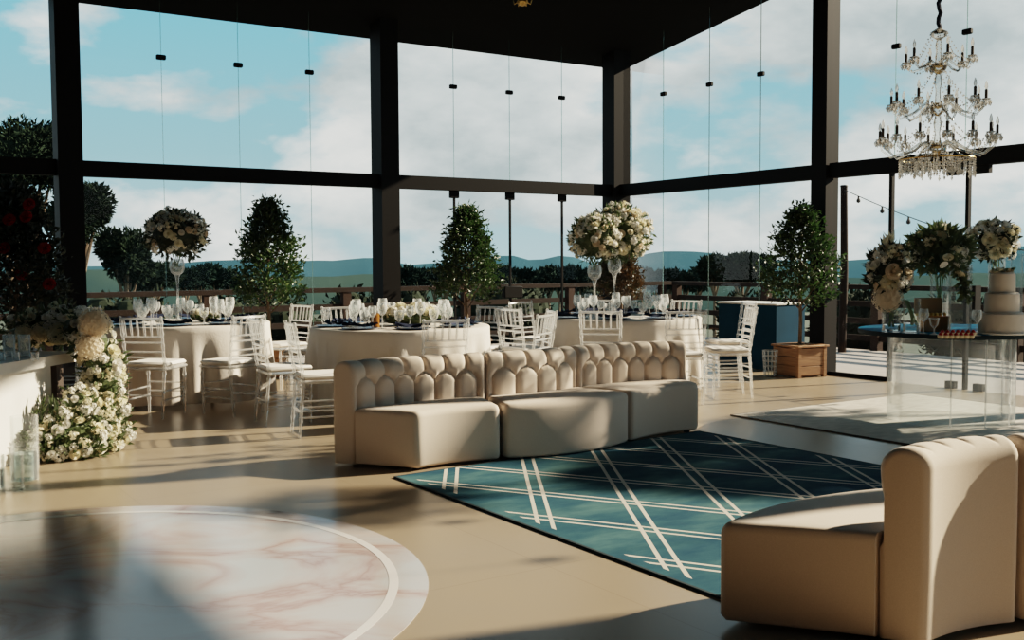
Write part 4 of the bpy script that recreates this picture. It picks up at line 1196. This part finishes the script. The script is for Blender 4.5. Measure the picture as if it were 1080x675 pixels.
# ------------------------------------------------------------------ potted trees
def tree_mesh(seed, h, w, m_, n=300, per=13, base=.55, ln=.062, dark=1.0):
    """trunk and branches, foliage of single leaves clustered at twig ends"""
    rng = random.Random(seed); f = MB(); b = MB()
    prof = lambda t: (math.sin(PI * min(1, .12 + .88 * t) ** .62)) ** .55 * (1 - .22 * t)
    clusters = []
    lobes = [(rng.uniform(0, 6.28), rng.uniform(.2, .9), rng.uniform(.5, 1.3)) for _ in range(12)]
    for i in range(n):
        t = rng.random() ** .85; a = rng.uniform(0, 6.28)
        rad = w / 2 * prof(t) * 1.05
        for la, lt, lk in lobes:
            dd = abs((a - la + PI) % (2 * PI) - PI)
            if dd < .8 and abs(t - lt) < .16: rad *= 1 + (lk - 1) * (1 - dd / .8)
        q = rng.uniform(.25, 1) ** .6
        p = V((math.cos(a) * rad * q, math.sin(a) * rad * q, base + (h - base) * t)); clusters.append(p)
        for _ in range(per):
            o = V((rng.gauss(0, 1), rng.gauss(0, 1), rng.gauss(0, 1))) * .045
            d = V((math.cos(a) * .7, math.sin(a) * .7, .5)) + V((rng.uniform(-1, 1), rng.uniform(-1, 1), rng.uniform(-1, .8)))
            f.leaf(p + o, d, ln * rng.uniform(.7, 1.3), ln * .5 * rng.uniform(.8, 1.2), rng)
    b.tube([(0, 0, .0), (.012, .004, base * .6), (-.01, 0, base * 1.15), (.01, .01, h * .55), (0, 0, h * .9)], [.022, .02, .017, .012, .004], 8)
    for k in range(16):
        z0 = base * .72 + (h * .7 - base * .72) * k / 16; a = k * 2.4; p = rng.choice(clusters)
        e = V((math.cos(a) * w * .38 * prof(max(.05, (z0 - base) / (h - base))), math.sin(a) * w * .38 * prof(max(.05, (z0 - base) / (h - base))), z0 + .28))
        b.tube([(0, 0, z0), (e.x * .45, e.y * .45, z0 + .12), e], [.010, .007, .003], 5)
    return f.mesh('foliage', m_, False), b.mesh('trunk', 'bark', True)
def planter(root, s=.42, h=.36):
    m = MB(); w2 = s / 2
    m.box((0, 0, (h - .04) / 2 + .004), (s - .07, s - .07, h - .05)); root = m.build('planter', 'wood_planter', root, smooth=False)
    for k in range(4):
        a = k * PI / 2; ca, sa = math.cos(a), math.sin(a)
        mb = MB()
        for j in range(3):
            z = .03 + (h - .05) * (j + .5) / 3
            mb.box((ca * (w2 - .012), sa * (w2 - .012), z), ((h - .05) / 3 * .0 + .022, s - .05, (h - .05) / 3 - .006), a, bev=.003)
        mb.build('side_panel', 'wood_planter', root)
    for sx in (-1, 1):
        for sy in (-1, 1):
            mb = MB(); mb.box((sx * (w2 - .02), sy * (w2 - .02), h / 2 - .005), (.05, .05, h - .01), bev=.004); mb.build('corner_post', 'wood_planter', root)
    mb = MB()
    for k in range(4):
        a = k * PI / 2; mb.box((math.cos(a) * (w2 - .01), math.sin(a) * (w2 - .01), h), (.07, s + .05 if k % 2 == 0 else s - .09, .022), a, bev=.004)
    mb.build('rim', 'wood_planter', root)
    mb = MB(); N = 10; vs = []; rg = random.Random(3)
    for i in range(N + 1):
        for j in range(N + 1):
            x, y = (i / N - .5) * (s - .05), (j / N - .5) * (s - .05)
            vs.append((x, y, h - .03 + .04 * math.exp(-(x * x + y * y) / .02) + rg.uniform(-.008, .012)))
    mb.add(vs, [(i * (N + 1) + j, (i + 1) * (N + 1) + j, (i + 1) * (N + 1) + j + 1, i * (N + 1) + j + 1) for i in range(N) for j in range(N)])
    mb.build('soil', 'soil', root)
FOL = {}
def potted(px, depth, ytop, wpx, label, seed, m_='leaf_green', rz=.6, base_px=None, n=300, x=None, xy=None, name='potted_tree', hh=None, ww=None):
    if xy: p = V((xy[0], xy[1], 0)); h = hh; w = ww
    else:
        p = AT(px, ytop, depth); h = p.z; w = wpx / F * depth; p = V((p.x, depth, 0))
    root = thing(name, label, 'potted tree', p, rz)
    planter(root)
    fm, bm_ = tree_mesh(seed, h - .34, w, m_, n)
    put('foliage', fm, root, (0, 0, .34)); put('trunk', bm_, root, (0, 0, .34))
    return root
pc = G(848, 399)
potted(845, pc.y + .26, 222, 74, 'leafy potted tree in a slatted wooden planter beside the blue cabinet', 3, 'leaf_green', R(27), n=330)
potted(281, 12.35, 215, 72, 'dense potted tree behind the right side of the left dining table', 5, 'leaf_green', .3, n=420)
potted(491, 13.15, 222, 66, 'conical potted tree between the middle and right dining tables', 8, 'leaf_green', .9, n=400)
potted(655, 14.3, 262, 50, 'potted shrub with rust-red leaves under the twin bouquets at the right table', 14, 'leaf_rust', .5, n=220)
potted(0, 0, 0, 0, 'unseen potted tree added by the right glass wall to cast shade', 21, 'leaf_green', .2, xy=(5.75, 8.55), hh=2.0, ww=.85, n=300)  # added out of view to shade the floor between the rugs
# dark flowering shrub at the far left
rt = potted(14, 9.0, 203, 108, 'tall near-black shrub with red blooms at the far left behind the bar', 18, 'leaf_dark', .4, n=560, name='flowering_shrub')
rg = random.Random(4)
for px, py in ((10, 232), (28, 229), (47, 262), (31, 204 + 12), (5, 262), (52, 300), (22, 290)):
    q = AT(px, py, 8.7) - V(rt.location); c_, s_ = math.cos(-.4), math.sin(-.4)
    put('bloom', RED, rt, (q.x * c_ - q.y * s_, q.x * s_ + q.y * c_, q.z), (R(70), 0, rg.uniform(-.5, .5)), 1.0)

# ------------------------------------------------------------------ blue cabinet and ribbed acrylic basket
def blue_cabinet():
    p = G(818, 391.5); a = ANG
    L1, D, H_ = .98, .52, .80
    root = thing('blue_cabinet', 'dark blue box counter standing between potted tree and glass wall', 'cabinet', p, a)
    # local x along E1 (into the glass), local -y along E2; near corner at the origin
    m = MB(); m.box((D / 2, L1 / 2, H_ / 2), (D, L1, H_), bev=.006); m.build('body', 'blue_panel', root)
    m = MB(); m.box((D / 2, L1 / 2, H_ + .011), (D + .02, L1 + .02, .02), bev=.004); m.build('worktop', 'white_stone', root)
    m = MB(); m.box((D / 2, L1 / 2, .012), (D - .03, L1 - .03, .026)); m.build('plinth', 'black_plastic', root)
    return root
blue_cabinet()
def basket():
    p = G(812, 397)
    root = thing('acrylic_basket', 'small clear ribbed acrylic basket on the floor left of the planter', 'basket', (p.x, p.y, 0))
    m = MB(); m.lathe([(.0, .0), (.062, .0), (.066, .006), (.085, .30), (.088, .31), (.083, .31), (.062, .010), (0, .008)], 20); m.build('body', 'acrylic_clear', root)
    for k in range(12):
        a = 2 * PI * k / 12; m = MB(); m.tube([(.067 * math.cos(a), .067 * math.sin(a), .005), (.087 * math.cos(a), .087 * math.sin(a), .30)], .005, 6); m.build('rib', 'acrylic', root)
    for z, r in ((.06, .071), (.12, .0755), (.18, .080), (.24, .084), (.305, .089)):
        m = MB(); m.tube([(r * math.cos(2 * PI * k / 20), r * math.sin(2 * PI * k / 20), z) for k in range(21)], .005, 6); m.build('hoop', 'acrylic', root)
basket()

# ------------------------------------------------------------------ white bar at the left with its flowers
BH = 0.70
def bar():
    e1 = G(84, 370, BH); e0 = G(0, 384, BH)              # front top edge: far end, then towards the camera
    d = (e0 - e1).normalized(); nn = V((d.y, -d.x, 0))
    if nn.x > 0: nn = -nn                                # nn points away to the left
    near = e1 + d * 2.6; W_ = .85
    root = thing('bar_counter', 'white bar counter with thick top at the left picture edge', 'counter', (e1.x, e1.y, 0))
    o = V((e1.x, e1.y, 0))
    P = lambda x, y: V((e1.x, e1.y, 0)) - o + V((d.x, d.y, 0)) * x + nn * y
    m = MB(); m.slab([P(0, 0), P(2.6, 0), P(2.6, W_), P(0, W_)], BH - .075, BH); m.build('top', 'white_stone', root, smooth=False)
    m = MB(); m.slab([P(.32, .05), P(2.6, .05), P(2.6, .09), P(.32, .09)], 0, BH - .075); m.build('front_panel', 'white_stone', root, smooth=False)
    m = MB(); m.slab([P(.32, .09), P(.36, .09), P(.36, W_ - .1), P(.32, W_ - .1)], 0, BH - .075); m.build('end_panel', 'white_stone', root, smooth=False)
    for x in (.10, 2.5):
        m = MB(); m.slab([P(x, .08), P(x + .09, .08), P(x + .09, .16), P(x, .16)], 0, BH - .075); m.build('leg', 'wood_dark', root, smooth=False)
        m = MB(); m.slab([P(x, W_ - .16), P(x + .09, W_ - .16), P(x + .09, W_ - .08), P(x, W_ - .08)], 0, BH - .075); m.build('leg', 'wood_dark', root, smooth=False)
    return o, d, nn
bo, bd, bn_ = bar()
# tumblers and votives on the bar
m = MB(); m.lathe([(.0, .0), (.036, .0), (.039, .004), (.043, .155), (.041, .155), (.036, .016), (0, .014)], 24); tum = m.mesh('tumbler', 'crystal', True)
for px, w_, lab in ((10, 1, 'clear tumbler on the bar counter at the left picture edge'), (26, 1, 'clear tumbler on the bar counter, nearest the flower bank')):
    q = G(px, 376, BH); tag(put('tumbler', tum, None, (q.x, q.y, BH)), lab, 'glass')
m = MB(); m.lathe([(0, 0), (.022, 0), (.024, .003), (.026, .055), (.024, .055), (.022, .006), (0, .005)], 16); vot = m.mesh('votive', 'crystal', True)
for px, lab in ((17, 'tiny glass votive between the two tumblers on the bar'), (37, 'tiny glass votive right of the tumblers on the bar'), (2, 'tiny glass votive at the picture edge on the bar')):
    q = G(px, 380, BH); tag(put('votive', vot, None, (q.x, q.y, BH)), lab, 'candle holder')

def flower_bank():
    """one long arrangement: runs along the far end of the bar top, pours over the corner and down to the floor"""
    rng = random.Random(88)
    base = G(80, 484); base = V((base.x, base.y, 0))
    root = thing('cascading_flowers', 'cascade of cream and white flowers pouring from bar top to floor', 'flowers', base)
    f = MB(); lobes = []
    def L_(px, py, dep, r): p = AT(px, py, dep) - base; lobes.append((p, r)); return p
    D0 = base.y
    # along the top, down the corner, spreading on the floor
    for px, py, dd, r in ((24, 350, .85, .12), (42, 346, .85, .14), (62, 342, .8, .15), (82, 348, .65, .15), (98, 360, .5, .15), (107, 382, .46, .15), (110, 404, .46, .15), (106, 424, .46, .16), (114, 442, .40, .15), (98, 446, .28, .17), (84, 430, .22, .14), (72, 452, .12, .15), (62, 462, .04, .13), (86, 466, .08, .16), (106, 462, .24, .14), (120, 458, .42, .12), (46, 466, -.04, .11), (34, 476, -.10, .09), (54, 478, -.06, .10), (74, 478, -.02, .09), (94, 478, .06, .10)):
        L_(px, py, D0 + dd, r)
    for p, r in lobes:
        f.ball(p, r * .72, 10, 7)
        for _ in range(95):
            d = V((rng.gauss(0, 1), rng.gauss(0, 1), rng.gauss(0, 1))).normalized()
            q = p + d * r * rng.uniform(.7, 1.0)
            if q.z < .01: continue
            f.leaf(q, d + V((rng.uniform(-.8, .8), rng.uniform(-.8, .8), rng.uniform(-.3, .8))), .07 * rng.uniform(.7, 1.4), .028, rng)
    for px, py in ((60, 330), (74, 326), (88, 335), (50, 334), (28, 340), (40, 440), (46, 428), (58, 428)):      # pointed sprigs
        p = AT(px, py + 14, D0 + (.75 if py < 400 else .02)) - base
        for k in range(9): f.leaf(p + V((rng.uniform(-.03, .03), 0, k * .012)), V((rng.uniform(-.5, .5), rng.uniform(-.3, .3), 1.2)), .09, .026, rng)
    for v_ in range(len(f.v)):
        if f.v[v_][2] < .004: f.v[v_] = (f.v[v_][0], f.v[v_][1], .004)
    f.build('foliage', 'leaf_soft', root, smooth=False)
    pts = []; cnt = {'rose': 0, 'blossom_cluster': 0}
    tocam = V((-base.x, -base.y, 0)).normalized()
    def cover(kind, meshes, n, mind, smin, smax, lim):
        k = 0; tries = 0
        while k < n and tries < n * 40:
            tries += 1
            p, r = rng.choice(lobes); d = V((rng.gauss(0, 1), rng.gauss(0, 1), rng.gauss(.1, 1))).normalized()
            if d.dot(tocam) < -.45: continue
            q = p + d * r * rng.uniform(.9, 1.02)
            if q.z < .03 or any((q - o2).length < mind for o2 in pts): continue
            if any((q - p2).length < r2 * .72 for p2, r2 in lobes): continue
            pts.append(q); k += 1
            put(kind, rng.choice(meshes), root, q, aim(d + tocam * .4, rng), rng.uniform(smin, smax))
    for px, py, dd, s in ((99, 341, .36, 1.3), (94, 366, .32, 1.15), (62, 352, .62, 1.1), (44, 350, .7, 1.0), (26, 352, .7, .9)):
        q = AT(px, py, D0 + dd) - base; pts.append(q); put('hydrangea', HYD[0 if px > 80 else 1], root, q, None, s)
    cover('rose', ROSES[:2], 70, .068, .55, 1.05, 99)
    cover('blossom_cluster', SPR, 98, .050, .6, .95, 99)
    cover('small_blossom', SPR, 98, .036, .4, .65, 99)
flower_bank()

# glass cylinder candle vases on the floor below the bar
def cyl_vase(px, py, r, h, label, wat=0):
    p = G(px, py); t = thing('cylinder_vase', label, 'vase', p)
    m = MB(); m.lathe([(0, 0), (r - .004, 0), (r, .004), (r, h), (r - .005, h), (r - .006, .014), (0, .012)], 32); m.build('cylinder', 'acrylic_clear', t)
    if wat: m = MB(); m.lathe([(0, .014), (r - .008, .015), (r - .008, h * wat), (0, h * wat)], 32); m.build('water', 'water', t)
    return t
cyl_vase(27, 496, .085, .36, 'tallest clear glass cylinder vase on the floor by the bar flowers')
cyl_vase(26, 508, .082, .24, 'medium clear glass cylinder vase on the floor in front of the tallest', .75)
cyl_vase(14, 516, .062, .21, 'small clear glass cylinder vase on the floor nearest the camera', .0)
cyl_vase(-7, 517, .065, .21, 'clear glass cylinder vase cut by the left picture edge', .6)

# ------------------------------------------------------------------ cake table
CT = AT(1003, 350, 8.72); CTZ = .77; CTR = .735
CT = V((CT.x, CT.y, 0))
root = thing('cake_table', 'round blue-topped cake table on a clear acrylic drum, cream rug below', 'table', (CT.x, CT.y, .011))
m = MB(); m.lathe([(CTR - .02, CTZ - .051), (CTR, CTZ - .046), (CTR, CTZ - .014), (CTR - .004, CTZ - .0115), (0, CTZ - .0112)], 96); m.build('tabletop', ['blue_top'], root)
m = MB(); m.lathe([(CTR + .002, CTZ - .050), (CTR + .006, CTZ - .044), (CTR + .006, CTZ - .018), (CTR + .002, CTZ - .014)], 96); m.build('rim', 'rug_edge', root)
m = MB(); m.lathe([(.50, 0), (.50, CTZ - .051), (.494, CTZ - .051), (.494, 0)], 72, close=True); m.build('drum', 'acrylic_clear', root)
m = MB()
for k in range(5):
    a = R(-112 + k * 31); m.tube([(.497 * math.cos(a), .497 * math.sin(a), 0), (.497 * math.cos(a), .497 * math.sin(a), CTZ - .051)], .006, 6)
m.build('drum_seam', 'acrylic', root)
Z = CTZ
def on(px, py): return G(px, py, Z)
def cake():
    p = on(1056, 352)
    t = thing('wedding_cake', 'three-tier cream wedding cake on the right of the blue table', 'cake', p)
    sc_ = p.y / F
    m = MB(); m.lathe([(0, 0), (.185, 0), (.19, .004), (.19, .012), (0, .012)], 40); m.build('cake_board', 'white_stone', t)
    z = .012
    for r, h in ((.165, .155), (.125, .155), (.092, .155)):
        m = MB(); m.lathe([(0, z), (r, z), (r + .002, z + .006), (r, z + h - .012), (r - .012, z + h), (0, z + h)], 48); m.build('tier', 'icing', t); z += h
    for k, (x, y, s, i) in enumerate(((-.035, -.02, .9, 0), (.03, -.03, .8, 2), (.0, .03, .9, 1), (.055, .02, .7, 0), (-.06, .015, .7, 2))):
        put('rose', ROSES[i], t, (x, y, z), (R(-15 + 20 * (k % 3)), R(10 * (k - 2)), k), s)
    f = MB(); rg = random.Random(2)
    for k in range(20):
        a = rg.uniform(0, 6.28); f.leaf(V((.05 * math.cos(a), .05 * math.sin(a), z + .008)), V((math.cos(a), math.sin(a), rg.uniform(.1, .9))), .055, .025, rg)
    f.build('leaf_sprig', 'leaf_soft', t, smooth=False)
cake()
def tcyl(px, py, r, h, label, wat=0):
    p = on(px, py); t = thing('cylinder_vase', label, 'vase', p)
    m = MB(); m.lathe([(0, 0), (r - .003, 0), (r, .003), (r, h), (r - .004, h), (r - .005, .012), (0, .010)], 28); m.build('cylinder', 'acrylic_clear', t)
    if wat: m = MB(); m.lathe([(0, .012), (r - .007, .013), (r - .007, h * wat), (0, h * wat)], 28); m.build('water', 'water', t)
    return p
def top_of(p, py): return AT(540, py, p.y).z
# left: peach and white cascade over a clear vase
p = tcyl(940, 350, .075, .19, 'short wide clear vase under the peach bouquet on the cake table', .3)
b0 = AT(938, 290, p.y)
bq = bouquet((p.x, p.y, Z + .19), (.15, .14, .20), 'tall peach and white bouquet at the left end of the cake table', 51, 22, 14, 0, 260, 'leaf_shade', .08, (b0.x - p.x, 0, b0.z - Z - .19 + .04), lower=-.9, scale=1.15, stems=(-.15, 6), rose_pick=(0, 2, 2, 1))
q = AT(936, 314, p.y - .03); put('hydrangea', HYD[0], bq, (q.x - p.x, q.y - p.y, q.z - Z - .19), None, 1.35)
for px, py in ((934, 262), (938, 258), (930, 270)):
    q = AT(px, py, p.y); m = MB(); rg = random.Random(px)
    for k in range(5): m.leaf(V((q.x - p.x, 0, q.z - Z - .19)), V((rg.uniform(-.5, .5), rg.uniform(-.4, .4), 1)), .12, .04, rg)
    m.build('lily', 'petal_cream', bq, smooth=False)
# square glass holding the cut stems of the hand bouquet
p = on(961, 351); t = thing('stem_jar', 'clear glass jar holding a spray of bare green stems', 'jar', p)
m = MB(); m.lathe([(0, 0), (.066, 0), (.07, .004), (.07, .27), (.066, .27), (.064, .012), (0, .01)], 24); m.build('jar', 'acrylic_clear', t)
m = MB(); rg = random.Random(6)
for k in range(14):
    x = rg.uniform(-.05, .03); m.tube([(-.05 + rg.uniform(-.015, .015), rg.uniform(-.02, .02), .26), (x * .4, rg.uniform(-.02, .02), .17), (.03 + rg.uniform(-.03, .03), rg.uniform(-.03, .03), .06)], .004, 5)
m.build('stem', 'stem_green', t)
m = MB(); m.lathe([(0, .012), (.062, .013), (.062, .075), (0, .075)], 24); m.build('water', 'water', t)
# middle: green and white bouquet high on two cylinders
p = tcyl(1012, 352, .085, .54, 'tall wide clear cylinder vase in the middle of the cake table', .0)
p2 = tcyl(990, 346, .075, .50, 'slimmer clear cylinder vase behind the open gold box', .0)
b0 = AT(991, 264, p2.y)
bouquet((p2.x, p2.y, Z + .50), (.25, .22, .19), 'green leafy bouquet with white blooms over the middle of the cake table', 53, 14, 16, 1, 700, 'leaf_sunlit', .085, (b0.x - p2.x, 0, b0.z - Z - .50), lower=-.8, stems=(-.3, 7), rose_pick=(1, 1, 0))
f = MB(); rg = random.Random(9)
t = thing('trailing_garland', 'green garland with white blossoms trailing over the middle cylinder vase', 'garland', (p.x, p.y, Z + .54))
for k in range(26):
    s_ = k / 25; q = AT(1006 + 14 * s_, 268 + 46 * s_, p.y - .12)
    for j in range(6): f.leaf(V((q.x - p.x + rg.uniform(-.03, .03), q.y - p.y, q.z - Z - .54)), V((rg.uniform(-1, 1), rg.uniform(-1, .3), rg.uniform(-1, .4))), .07, .03, rg)
f.build('foliage', 'leaf_sunlit', t, smooth=False)
for k, (px, py) in enumerate(((1000, 272), (1008, 280), (1012, 290), (996, 280))):
    q = AT(px, py, p.y - .14); put('rose', ROSES[k % 2], t, (q.x - p.x, q.y - p.y, q.z - Z - .54), (R(40), R(15 * k - 20), k), .72)
# right: round bouquet on tall cylinders behind the cake
p = tcyl(1050, 343, .07, .62, 'tall clear cylinder vase behind the wedding cake')
b0 = AT(1049, 254, p.y)
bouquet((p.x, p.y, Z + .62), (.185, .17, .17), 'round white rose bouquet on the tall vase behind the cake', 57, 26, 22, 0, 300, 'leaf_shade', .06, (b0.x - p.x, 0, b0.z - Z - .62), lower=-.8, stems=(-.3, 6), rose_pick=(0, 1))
tcyl(1071, 346, .05, .62, 'slim tall clear vase right of the round bouquet behind cake')
# open gold box with bottles of amber liqueur, stemmed glasses, sweets
p = on(987, 350); t = thing('gold_box', 'open gold and brown gift box on the cake table', 'box', (p.x, p.y + .05, Z), R(8))
m = MB(); m.box((0, 0, .065), (.23, .12, .13), bev=.005); m.build('body', 'amber', t)
m = MB(); m.box((0, .085, .205), (.24, .022, .13), bev=.005); m.build('lid', 'gold_box', t)
m = MB(); m.box((0, .072, .135), (.225, .012, .02)); m.build('hinge', 'gold', t)
for k in range(6): m = MB(); m.lathe([(0, .13), (.013, .13), (.013, .145), (.006, .152), (0, .153)], 12, (-.09 + k * .036, -.01, 0)); m.build('chocolate', 'gold', t)
for px, py, lab in ((974, 352, 'clear stemmed glass left of the amber glass on the cake table'), (970, 348, 'clear stemmed glass beside the stem jar on the cake table'), (1030, 354, 'small stemmed bowl glass between middle vase and cake')):
    q = on(px, py); glass_at(W0, 0, (q.x, q.y, Z), lab, None, .95)
q = on(985, 353); t = thing('amber_glass', 'short glass of amber drink in front of the gold box', 'glass', (q.x, q.y, Z))
m = MB(); m.lathe([(.03, 0), (.03, .003), (.006, .012), (.006, .05), (.028, .075), (.04, .13), (.038, .13), (.026, .078), (0, .058)], 18); m.build('goblet', 'crystal', t)
m = MB(); m.lathe([(0, .059), (.025, .077), (.034, .112), (0, .112)], 18); m.build('drink', 'amber', t)
k = 0
m = MB(); m.lathe([(0, 0), (.018, 0), (.024, .022), (.022, .024), (0, .022)], 14); cup = m.mesh('cup', 'cream_cup', True)
m = MB(); m.lathe([(.017, .022), (.016, .030), (.009, .042), (0, .046)], 12); ber = m.mesh('berry', 'berry', True)
for r_ in range(2):
    for i in range(7):
        q = on(992 + i * 5.4 + r_ * 2, 357 - r_ * 3)
        t = thing('berry_tartlet', 'small cream tartlet topped with a red berry, front of cake table', 'sweet', (q.x, q.y, Z), 0, 'berry tartlets on the cake table')
        put('cup', cup, t); put('berry', ber, t)

# ------------------------------------------------------------------ chandelier over the cake table
def chandelier():
    D = 9.1
    c = AT(989, 120, D); zt = lambda py: AT(989, py, D).z
    px = D / F
    roofz = roof_z(c)
    root = thing('crystal_chandelier', 'three-tier crystal chandelier with dark candle sleeves hanging over the cake table', 'chandelier', (c.x, c.y, zt(185)))
    o = zt(185); z = lambda py: zt(py) - o
    m = MB(); zz = z(30); n = 0
    while zz < roofz - o - .01:                             # chain in a gathered dark sleeve
        m.tube([(.012 * math.cos(n * 1.9), .012 * math.sin(n * 1.9), zz), (.012 * math.cos(n * 1.9 + 2), .012 * math.sin(n * 1.9 + 2), min(zz + .05, roofz - o))], .018, 6); zz += .042; n += 1
    m.build('chain', 'navy_cloth', root)
    m = MB(); m.lathe([(.07, roofz - o - .04), (.075, roofz - o - .03), (.06, roofz - o), (0, roofz - o)], 24); m.build('ceiling_rose', 'black_steel', root)
    m = MB()
    m.lathe([(0, z(168)), (.02, z(166)), (.035, z(160)), (.07, z(157)), (.075, z(154)), (.03, z(150)), (.022, z(140)), (.035, z(130)), (.02, z(122)), (.06, z(116)), (.065, z(112)), (.025, z(108)), (.02, z(95)), (.035, z(86)), (.02, z(78)), (.06, z(74)), (.075, z(70)), (.03, z(66)), (.02, z(55)), (.03, z(48)), (.018, z(42)), (.065, z(38)), (.07, z(34)), (.02, z(30)), (0, z(29))], 24)
    m.build('central_stem', 'crystal_arm', root)
    for py, r in ((157, .065), (115, .055), (72, .06)):
        m = MB(); m.lathe([(0, z(py)), (r, z(py - 2)), (r * .9, z(py - 4.5)), (0, z(py - 4))], 20); m.build('gilt_dish', 'gold', root)
    oct_ = MB(); oct_.lathe([(0, -.044), (.008, -.033), (.018, -.010), (.008, .007), (0, .014)], 6); drop = oct_.mesh('crystal_drop', 'crystal_drop', False)
    sm = MB(); sm.lathe([(0, -.012), (.009, 0), (0, .012)], 6); bead = sm.mesh('bead', 'crystal_drop', False)
    arm_n = 0
    for n, R_, pa, pc, ph in ((6, 33, 74, 64, .4), (10, 46, 119, 109, .15), (14, 57, 160, 146, .0)):
        R_ = R_ * px
        for k in range(n):
            a = 2 * PI * k / n + ph; ca, sa = math.cos(a), math.sin(a)
            dz = 10 * px if n > 6 else 5 * px
            P = lambda r, h: (ca * r, sa * r, h)
            m = MB(); z0 = z(pa - 6); z1 = z(pc)
            m.tube([P(.03, z0), P(R_ * .3, z0 + .03), P(R_ * .55, z0 - dz * .6), P(R_ * .8, z0 - dz), P(R_ * .96, z0 - dz * .2), P(R_, z1)], .0095, 7)
            arm = m.build('arm', 'crystal_arm', root)
            m = MB(); m.lathe([(.004, z1 - .004), (.038, z1 + .010), (.036, z1 + .014), (.010, z1 + .006)], 12, P(R_, 0)); m.build('drip_pan', 'crystal_drop', arm)
            m = MB(); m.lathe([(0, z1 + .004), (.0125, z1 + .005), (.0125, z1 + .085), (.008, z1 + .09), (0, z1 + .09)], 10, P(R_, 0)); m.build('candle_sleeve', 'amber' if False else 'wood_dark', arm)
            m = MB(); m.lathe([(.007, z1 + .09), (.014, z1 + .11), (.011, z1 + .135), (.003, z1 + .16), (0, z1 + .163)], 10, P(R_, 0)); m.build('bulb', 'crystal_drop', arm)
            for j in range(5):
                b = a + j * PI * .4 + .4
                put('crystal_drop', drop, arm, (ca * R_ + .034 * math.cos(b), sa * R_ + .034 * math.sin(b), z1 - .008))
    # crystal fringe ring at the bottom and the garlands between tiers
    Rf = 37 * px
    m = MB(); m.tube([(Rf * math.cos(2 * PI * k / 40), Rf * math.sin(2 * PI * k / 40), z(168)) for k in range(41)], .006, 6); m.build('fringe_ring', 'gold', root)
    fr = MB(); rg = random.Random(7)
    for k in range(90):
        a = 2 * PI * k / 90; r = Rf if k % 3 else Rf * .6; n = rg.randint(4, 7)
        for j in range(n): 
            s = .011 if j < n - 1 else .016
            zc = z(168) - .012 - j * .022; cx, cy = r * math.cos(a), r * math.sin(a)
            fr.lathe([(0, zc - s * (1 if j < n - 1 else 1.7)), (s * .8, zc), (0, zc + s)], 6, (cx, cy, 0))
    fo = fr.build('crystal_fringe', 'crystal_drop', root, smooth=False); fo['kind'] = 'stuff'
    ga = MB()
    for (ra, pa, rb, pb, n) in ((.07, 36, 30 * px, 66, 8), (.06, 76, 40 * px, 112, 10), (.06, 118, 46 * px, 152, 12), (.07, 158, Rf, 168, 14)):
        for k in range(n):
            a = 2 * PI * k / n + .3
            for j in range(12):
                t = j / 11; r = ra + (rb - ra) * t; zc = z(pa) + (z(pb) - z(pa)) * t - .05 * math.sin(PI * t)
                ga.lathe([(0, zc - .009), (.008, zc), (0, zc + .009)], 6, (r * math.cos(a), r * math.sin(a), 0))
    for n, R_, pc, ph in ((6, 33, 64, .4), (10, 46, 109, .15), (14, 57, 146, .0)):
        for k in range(n):
            a0 = 2 * PI * k / n + ph; a1 = a0 + 2 * PI / n
            for j in range(1, 8):
                t = j / 8; a = a0 + (a1 - a0) * t; zc = z(pc) - .07 * math.sin(PI * t); q = R_ * px * (1 - .10 * math.sin(PI * t))
                ga.lathe([(0, zc - .010), (.009, zc), (0, zc + .010)], 6, (q * math.cos(a), q * math.sin(a), 0))
    go = ga.build('bead_garland', 'crystal_drop', root, smooth=False); go['kind'] = 'stuff'
chandelier()
# small gilt pendant just under the black ceiling
c = AT(551, -4, 10.5); rz_ = roof_z(c)
root = thing('pendant_lamp', 'small gilt pendant lamp at the top edge against the black ceiling', 'lamp', (c.x, c.y, c.z - .10))
m = MB(); m.tube([(0, 0, .12), (0, 0, rz_ - c.z + .10)], .008, 6); m.build('cord', 'black_steel', root)
m = MB(); m.lathe([(0, .0), (.03, .01), (.06, .04), (.045, .08), (.02, .12), (0, .125)], 16); m.build('body', 'gold', root)
for k in range(6):
    a = k * PI / 3; m = MB(); m.tube([(.03 * math.cos(a), .03 * math.sin(a), .05), (.08 * math.cos(a), .08 * math.sin(a), .02), (.09 * math.cos(a), .09 * math.sin(a), .06)], .006, 6); m.build('arm', 'gold', root)
